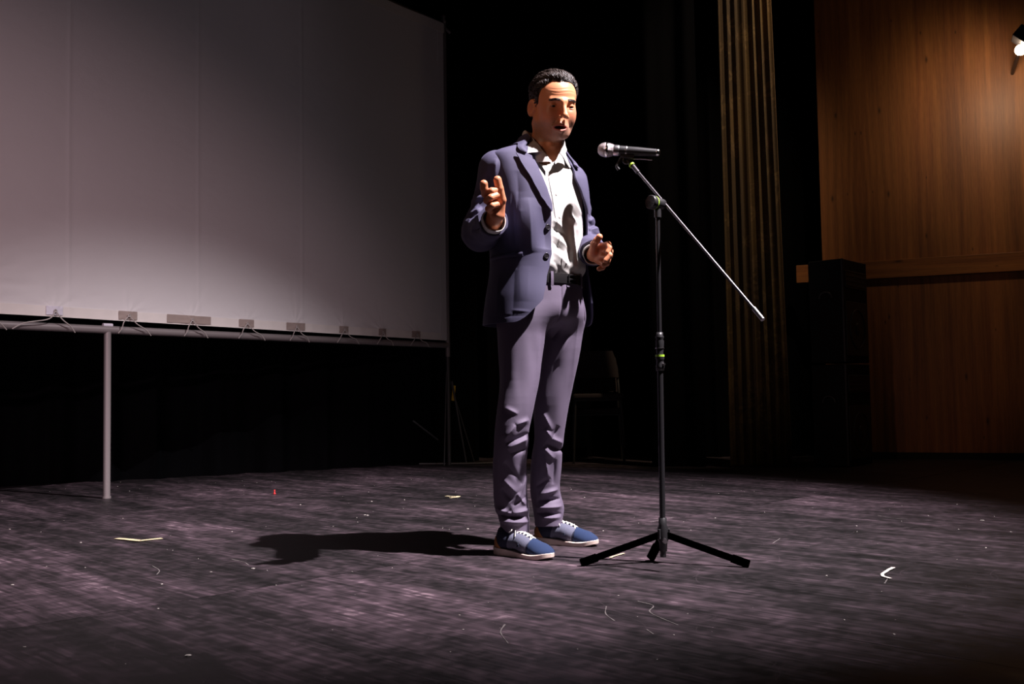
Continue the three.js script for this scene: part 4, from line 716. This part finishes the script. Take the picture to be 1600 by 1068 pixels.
{ // shirt: body, placket, buttons, collar, cuffs
  const bandTop = [[4, 1.456], [22, 1.490], [40, 1.527], [60, 1.557], [90, 1.588], [140, 1.600]], bandR = [[4, 0.0905], [22, 0.086], [60, 0.0755], [100, 0.0700]];
  const shirtPoint = (y, phi, off) => { const p = pt(y, phi, off, 0.90, 0.90), w = ss(110, 60, Math.abs(phi / D2R)); const blouse = 0.010 * ss(1.03, 1.075, y) * ss(1.2, 1.08, y) * w; return pt(y, phi, off + blouse + 1.25 * folds(CR_SHIRT, p[0], p[1]) * w + 0.0025 * (vnoise(phi * 6, y * 9, 7) - 0.5) - 0.014 * ss(1.075, 1.02, y), 0.90, 0.90); };
  const s = wear('shirt', sheet(150, 120, (u, v) => { let ph = Math.PI * 2 * u; if (ph > Math.PI) ph -= 2 * Math.PI; return shirtPoint(lerp(1.0, Math.min(1.522, table(bandTop, Math.abs(ph + rad(6)) / D2R) - 0.012), v), ph, 0); }, 0.003, true), shirtMat);
  const PL = [[1.02, 2], [1.104, 4], [1.2, 6], [1.272, 4], [1.364, 3], [1.468, 6], [1.5, 8]];
  wear('placket', sheet(6, 90, (u, v) => { const y = lerp(1.02, 1.450, v), a = rad(table(PL, y)) + (u - 0.5) * 0.036 / 0.16; return shirtPoint(y, a, 0.0018 + 0.0006 * Math.sin(Math.PI * u)); }, 0.0025), shirtMat, s);
  for (const y of [1.08, 1.165, 1.25, 1.335, 1.415]) { const a = rad(table(PL, y)), p = shirtPoint(y, a, 0.0022), q = shirtPoint(y, a, 0.0035); wear('button', rod(p, q, 0.0046, 0.004, 16), shirtMat, s); }
  const CC = [0.130, 0, -3.742], dirA = (a) => { const t = rad(22) + a; return [Math.sin(t), 0, Math.cos(t)]; };
  const back = (f) => Math.min(Math.abs(f), 360 - Math.abs(f));                                    // degrees from the front opening
  const leafLow = [[22, 1.460], [34, 1.480], [55, 1.512], [90, 1.543], [140, 1.550]];
  const leaf = (u, v) => {                                   // u: right tip -> round the back -> left tip; v: fold -> outer edge
    const f = lerp(-22, -338, u), g = back(f), phi = f * D2R, spread = 20 * ss(70, 22, g) * (u < 0.5 ? -1 : 1) * D2R, low = table(leafLow, g), lie = ss(62, 40, g);
    let pb = phi + spread; while (pb < -Math.PI) pb += 2 * Math.PI;
    const t = add(mul(dirA(phi), table(bandR, g) + 0.0015), [CC[0], table(bandTop, g) + 0.001, CC[2]]), b0 = add(mul(dirA(phi + spread), lerp(0.094, 0.086, ss(40, 90, g))), [CC[0], low, CC[2]]);
    const b = lie > 0 ? mix3(b0, shirtPoint(low, pb - rad(6), 0.0045), lie) : b0;
    return add(mix3(t, b, v), mul(dirA(phi), 0.004 * Math.sin(Math.PI * Math.min(1, v * 1.6)) * (1 - v)));
  };
  wear('collar', join(sheet(110, 10, (u, v) => leaf(1 - u, 1 - v), 0.0025), sheet(110, 6, (u, v) => { const f = lerp(-356, -4, u), g = back(f), y = table(bandTop, g); return add(mul(dirA(f * D2R), lerp(table(bandR, g) + 0.006, table(bandR, g), v)), [CC[0], lerp(Math.min(1.452, y - 0.012), y, v), CC[2]]); }, 0.0025)), shirtMat, s);
  const cuff = (W, E, r, ext, slit) => { const d = norm(sub(W, E)), a = norm(cross(d, [0, 1, 0])), b = cross(a, d); return sheet(64, 10, (u, v) => { const t = u * Math.PI * 2, rr = r * (1 + 0.05 * Math.sin(t * 2 + slit) + 0.02 * Math.sin(5 * t)) - 0.003 * v; return add(add(add(W, mul(d, ext - 0.06 * v)), mul(a, Math.cos(t) * rr)), mul(b, Math.sin(t) * rr)); }, 0.003, true); };
  wear('cuff', cuff(add(LW, [-0.002, -0.004, 0]), add(LE, [0.0, -0.035, 0]), 0.0415, 0.022, 0), shirtMat, s); wear('cuff', cuff(add(RW, [0, -0.002, 0]), RE, 0.041, 0.012, 1), shirtMat, s);
}
{ // jacket
  const ends = (u) => { const s = Math.min(u, 1 - u) * 1.1; return 0.856 + 0.085 * Math.pow(Math.max(0, 1 - s / 0.115), 2.2); };
  const j = wear('jacket', metres(sheet(320, 190, (u, v) => { const y = lerp(ends(u), 1.525, v), a = rad(table(PHI_L, y)), b = rad(table(PHI_R, y)) + Math.PI * 2; let ph = lerp(a, b, u); if (ph > Math.PI) ph -= Math.PI * 2; return jacketPoint(y, ph, 0); }, 0.006), 1.1, 0.67), jacketMat);
  const lapelOuter = [[1.262, -10], [1.296, -17], [1.32, -22], [1.368, -28], [1.44, -38], [1.47, -44]];
  wear('lapel', sheet(10, 70, (u, v) => { const y = lerp(1.266, 1.462 - 0.012 * u, v), a = table(PHI_R, y), b = Math.min(a, table(lapelOuter, y)); return jacketPoint(y, rad(lerp(b, a + 0.8, u)), 0.0040 + 0.0075 * Math.pow(1 - u, 0.6) ); }, 0.004), jacketMat, j);
  const lapelOuterL = [[1.262, 56], [1.32, 61], [1.4, 62], [1.44, 63], [1.47, 66]];
  wear('lapel', sheet(10, 70, (u, v) => { const y = lerp(1.275, 1.462 - 0.012 * (1 - u), v), a = table(PHI_L, y), b = Math.max(a, table(lapelOuterL, y)); return jacketPoint(y, rad(lerp(a - 0.8, b, u)), 0.0040 + 0.0075 * Math.pow(u, 0.6)); }, 0.004), jacketMat, j);
  wear('collar', sheet(90, 10, (u, v) => { const k = Math.min(u, 1 - u), ph = lerp(44, 360 - 30, u), back = ss(-0.02, 0.15, k); const yi = lerp(1.476, 1.560, back), yo = lerp(1.463, 1.512, back), y = lerp(yo, yi, v); let f = rad(ph); if (f > Math.PI) f -= 2 * Math.PI; return pt(y, f, 0.007 + 0.007 * Math.sin(Math.PI * Math.min(1, 0.15 + v * 0.85))); }, 0.006), jacketMat, j);
  const welt = wear('pocket', sheet(40, 5, (u, v) => { const ph = rad(lerp(-101, -52, u)), y = 1.096 + v * 0.016 + 0.004 * (u - 0.5); return jacketPoint(y, ph, 0.0035 + 0.0035 * Math.sin(Math.PI * v)); }, 0.004), jacketMat, j); void welt;
  for (const [y, a] of [[1.208, -14.5], [1.100, -22.5]]) {
    const p = jacketPoint(y, rad(a), 0.001), q = jacketPoint(y, rad(a), 0.005), d = norm(sub(q, p));
    wear('button', join(along(lathe([[0, 0], [0.0105, 0], [0.0112, 0.0018], [0.0105, 0.0036], [0.0085, 0.0034], [0.0075, 0.0022], [0, 0.0022]], 24), p, q), ...[[1, 1], [-1, 1], [1, -1], [-1, -1]].map(([sx, sy]) => { const a1 = norm(cross(d, [0, 1, 0])), b1 = cross(a1, d); return rod(add(q, add(mul(a1, sx * 0.0022), mul(b1, sy * 0.0022))), add(add(q, add(mul(a1, sx * 0.0022), mul(b1, sy * 0.0022))), mul(d, 0.001)), 0.0011, 0.0011, 6); })), buttonMat, j);
  }
  // sleeves: tapered tubes with folds, hollow at the cuff
  const sleeve = (S, E, W, cr, r, zoff) => {
    const d = norm(sub(W, E)), end = add(W, mul(d, -0.012)), far = add(W, mul(d, 0.08));
    const f = (x, y, z) => {
      const a = cap(x, y, z, S, E, r[0], r[1]), b = cap(x, y, z, E, far, r[1], r[2]); let o = smin(a, b, 0.05);
      o = smin(o, cap(x, y, z, S, add(S, zoff), r[0], r[0] * 0.9), 0.04);
      const along1 = clamp(dot(sub([x, y, z], S), norm(sub(E, S))), 0, 0.4);
      o -= 1.35 * folds(cr, x, y) + 0.0026 * (vnoise(x * 30 + y * 14, y * 44, z * 26) - 0.5) * 2 * ss(0.02, 0.12, along1);
      const cut = dot(sub([x, y, z], end), d); o = Math.max(o, cut);
      const hole = cap(x, y, z, add(E, mul(d, 0.10)), far, r[2] - 0.010, r[2] - 0.006); return smax(o, -hole, 0.003);
    };
    const lo = [0, 1, 2].map((i) => Math.min(S[i], E[i], W[i]) - 0.12), hi = [0, 1, 2].map((i) => Math.max(S[i], E[i], W[i]) + 0.12);
    return mesher(f, lo, hi, 0.004);
  };
  wear('sleeve', sleeve(LS, LE, LW, CR_SLEEVE_R, [0.059, 0.061, 0.052], [0.06, 0.012, -0.03]), jacketMat, j);
  wear('sleeve', sleeve(RS, RE, RW, CR_SLEEVE_L, [0.058, 0.059, 0.050], [-0.06, 0.012, 0.03]), jacketMat, j);
}
{ // trousers, belt
  const yaw = 40 * D2R, ca = Math.cos(yaw), sa = Math.sin(yaw);
  const f = (x, y, z) => {
    const dx = x - 0.112, dz = z + 3.812, lx = dx * ca - dz * sa, lz = dx * sa + dz * ca;
    const A = table([[0.78, 0.178], [0.88, 0.184], [0.96, 0.180], [1.04, 0.176]], y), Bz = table([[0.78, 0.125], [0.88, 0.142], [0.96, 0.140], [1.04, 0.138]], y);
    let p = (Math.hypot(lx / A, lz / Bz) - 1) * Bz; p = smax(p, y - 1.034, 0.004); p = smax(p, 0.845 - y, 0.09);
    let r = legD(x, y, z, LEG_R) - 1.55 * folds(CR_TROUSER_R, x, y) - 0.0022 * (vnoise(x * 34, y * 9 + x * 8, z * 30) - 0.5) * 2, l = legD(x, y, z, LEG_L) - 1.55 * folds(CR_TROUSER_L, x, y) - 0.0022 * (vnoise(x * 34, y * 9 - x * 8, z * 30 + 5) - 0.5) * 2;
    r = Math.max(r, 0.082 - y - 0.10 * (z + 3.735) * 0 - 0.0); l = Math.max(l, 0.074 - y);
    r = smax(r, -cap(x, y, z, LEGR[8], [LEGR[8][0], 0.0, LEGR[8][2]], 0.048, 0.05), 0.003); l = smax(l, -cap(x, y, z, LEGL[8], [LEGL[8][0], 0.0, LEGL[8][2]], 0.047, 0.05), 0.003);
    let d = smin(smin(r, l, 0.012), p, 0.045);
    const fx = lx + 0.012; if (lz > 0) { d -= 0.0022 * Math.exp(-Math.pow((fx - 0.012) / 0.014, 2)) * ss(0.84, 0.88, y) * ss(1.03, 1.0, y); d += 0.003 * Math.exp(-Math.pow((fx + 0.006) / 0.004, 2)) * ss(0.84, 0.88, y); }
    d += 0.003 * Math.exp(-Math.pow(((Math.abs(lx) - 0.105) - (y - 1.03) * -0.28) / 0.004, 2)) * ss(0.86, 0.88, y) * ss(1.03, 1.02, y) * (lz > 0 ? 1 : 0);
    return d;
  };
  const t = wear('trousers', mesher(f, [-0.13, 0.055, -4.08], [0.34, 1.05, -3.56], 0.0036), trouserMat);
  const ring = (a, off, y) => { const lx = (0.178 + off) * Math.sin(a), lz = (0.140 + off) * Math.cos(a); return [0.112 + lx * ca + lz * sa, y, -3.812 - lx * sa + lz * ca]; };
  const belt = wear('belt', sheet(90, 6, (u, v) => ring(Math.PI * 2 * u, 0.004 + 0.001 * Math.sin(Math.PI * v), 1.004 + 0.036 * v), 0.005, true), beltMat);
  const ba = 10 * D2R, bc = ring(ba, 0.009, 1.020), e = norm(sub(ring(ba + 0.05, 0.009, 1.02), ring(ba - 0.05, 0.009, 1.02)));
  const bp = (x, y) => add(add(bc, mul(e, x)), [0, y, 0]);
  wear('buckle', join(rod(bp(-0.021, -0.0165), bp(0.021, -0.0165), 0.0024), rod(bp(-0.021, 0.0165), bp(0.021, 0.0165), 0.0024), rod(bp(-0.021, -0.0165), bp(-0.021, 0.0165), 0.0024), rod(bp(0.021, -0.0165), bp(0.021, 0.0165), 0.0024), rod(bp(-0.021, 0), bp(0.02, 0), 0.0018)), mat([0.07, 0.068, 0.07], 0.3, { metalness: 0.8 }), belt);
  for (const a of [-0.9, -0.35, 0.55, 1.1]) wear('belt_loop', sheet(4, 8, (u, v) => ring(a + (u - 0.5) * 0.06, 0.0085 + 0.002 * Math.sin(Math.PI * v), 0.994 + 0.052 * v), 0.003), trouserMat, t);
}
{ // shoes
  const suede = mat([0.014, 0.031, 0.088], 0.95, { sheen: 0.5, sheenColor: rgb(0.1, 0.16, 0.35) }), grey = mat([0.135, 0.14, 0.20], 0.85, { bumpMap: clothNoise, bumpScale: 0.0005 }), navy = mat([0.02, 0.024, 0.05], 0.9), tan = mat([0.38, 0.15, 0.045], 0.7), soleM = mat([0.72, 0.58, 0.50], 0.65), laceM = mat([0.78, 0.74, 0.68], 0.85);
  const upper = (x, y, z) => {
    const q = x / 1.12; let d = cap(q, y, z, [0, 0.052, -0.098], [0, 0.090, -0.086], 0.034, 0.033);
    d = smin(d, cap(q, y, z, [0, 0.062, -0.06], [0, 0.062, -0.005], 0.037, 0.033), 0.03); d = smin(d, cap(q, y, z, [0.002, 0.046, 0.03], [0.004, 0.032, 0.085], 0.036, 0.030), 0.03);
    d = smin(d, ell(q, y, z, [0.005, 0.026, 0.096], [0.038, 0.024, 0.043]), 0.02); return smax(d, 0.016 - y, 0.004);
  };
  const topY = (x, z, o) => { let y = 0.13; for (let k = 0; k < 160 && upper(x, y, z) > o; k++) y -= 0.0008; return y; };
  const shoe = (c, yaw, label) => {
    const q = new THREE.Quaternion().setFromAxisAngle(new THREE.Vector3(0, 1, 0), yaw), put = (g) => { g.scale(0.95, 0.90, 0.95); g.applyQuaternion(q); g.translate(...c); return g; };
    const m = (f, cell = 0.0032) => put(mesher(f, [-0.06, 0.008, -0.15], [0.06, 0.13, 0.155], cell));
    const s = wear('shoe', m((x, y, z) => upper(x, y, z)), navy, person, label);
    wear('toe_cap', m((x, y, z) => smax(smax(upper(x, y, z) - 0.0022, 0.044 + 0.25 * (y - 0.05) - z + 6 * x * x, 0.002), 0.02 - y, 0.002)), suede, s, 'blue suede toe cap');
    wear('side_panel', m((x, y, z) => smax(smax(smax(upper(x, y, z) - 0.0016, z - 0.052 + 6 * x * x - 0.25 * (y - 0.05), 0.002), -0.022 + 0.75 * (y - 0.06) * 0 - 0.35 * (0.075 - y) - z * 1 - 0.02, 0.002), 0.011 - Math.abs(x), 0.002)), grey, s, 'grey mesh side panel');
    wear('heel_counter', m((x, y, z) => smax(smax(upper(x, y, z) - 0.0022, z + 0.098 - 0.5 * (0.06 - y), 0.002), y - 0.078, 0.002)), tan, s, 'tan leather heel');
    { const sh = new THREE.Shape(), W = [[-0.138, 0.0], [-0.134, 0.018], [-0.12, 0.031], [-0.09, 0.0375], [-0.04, 0.036], [0.0, 0.037], [0.05, 0.0455], [0.085, 0.047], [0.11, 0.042], [0.13, 0.028], [0.1405, 0.010], [0.142, 0]];
      const pts = W.map(([z, w]) => new THREE.Vector2(w, z)).concat(W.slice(1, -1).reverse().map(([z, w]) => new THREE.Vector2(-w * 0.97, z))); sh.setFromPoints(new THREE.SplineCurve([...pts, pts[0]]).getPoints(90));
      const g = new THREE.ExtrudeGeometry(sh, { depth: 0.02, bevelEnabled: true, bevelSize: 0.003, bevelThickness: 0.003, bevelSegments: 3, steps: 2 }); const p = g.attributes.position;
      for (let i = 0; i < p.count; i++) { const x = p.getX(i), z = p.getY(i), k = (p.getZ(i) + 0.003) / 0.026, h = lerp(0.032, 0.018, ss(-0.10, 0.06, z)), lift = 0.011 * Math.pow(ss(0.06, 0.145, z), 1.5) + 0.006 * Math.pow(ss(-0.115, -0.142, z), 2); p.setXYZ(i, x * (0.94 + 0.06 * k), lift + k * h, z); }
      const ix = g.index; g.computeVertexNormals(); void ix; wear('sole', put(g), soleM, s, 'off-white rubber sole'); }
    const P = (x, z, o = 0.0045) => { return [x, topY(x, z, 0) + o, z]; }, lace = [];
    for (let k = 0; k < 5; k++) { const z0 = 0.050 - k * 0.0165, z1 = z0 - 0.0165; for (const sx of [-1, 1]) lace.push(tube([P(sx * 0.0165, z0, 0.002), P(sx * 0.006, lerp(z0, z1, 0.3)), P(-sx * 0.006, lerp(z0, z1, 0.65), 0.006), P(-sx * 0.0175, z1, 0.003)], 0.0021, 6)); lace.push(tube([P(-0.0165, z0, 0.002), P(0, z0, 0.004), P(0.0165, z0, 0.002)], 0.0026, 6)); }
    for (const sx of [-1, 1]) lace.push(tube([P(0, -0.036, 0.006), [sx * 0.02, 0.112, -0.036], [sx * 0.034, 0.106, -0.028], [sx * 0.03, 0.098, -0.044], P(0, -0.036, 0.005)], 0.002, 6), tube([P(0, -0.036, 0.006), [sx * 0.022, 0.102, -0.018], [sx * 0.036, 0.085, -0.008]], 0.0018, 6));
    wear('laces', put(join(...lace)), laceM, s, 'white laces');
    const badge = join(...[0, 1, 2].map((k) => rod([-0.0445, 0.047 + 0.004 * k, 0.006 + 0.004 * k], [-0.043, 0.050 + 0.004 * k, 0.018 - 0.003 * k], 0.0022))); wear('badge', put(badge), navy, s, 'small dark badge');
  };
  shoe([0.028, 0, -3.674], Math.atan2(0.202, 0.178), 'blue and grey sneaker, nearer the camera'); shoe([0.196, 0, -3.951], Math.atan2(0.249, 0.11), 'blue and grey sneaker, farther back');
}
renderer.render(scene, camera);
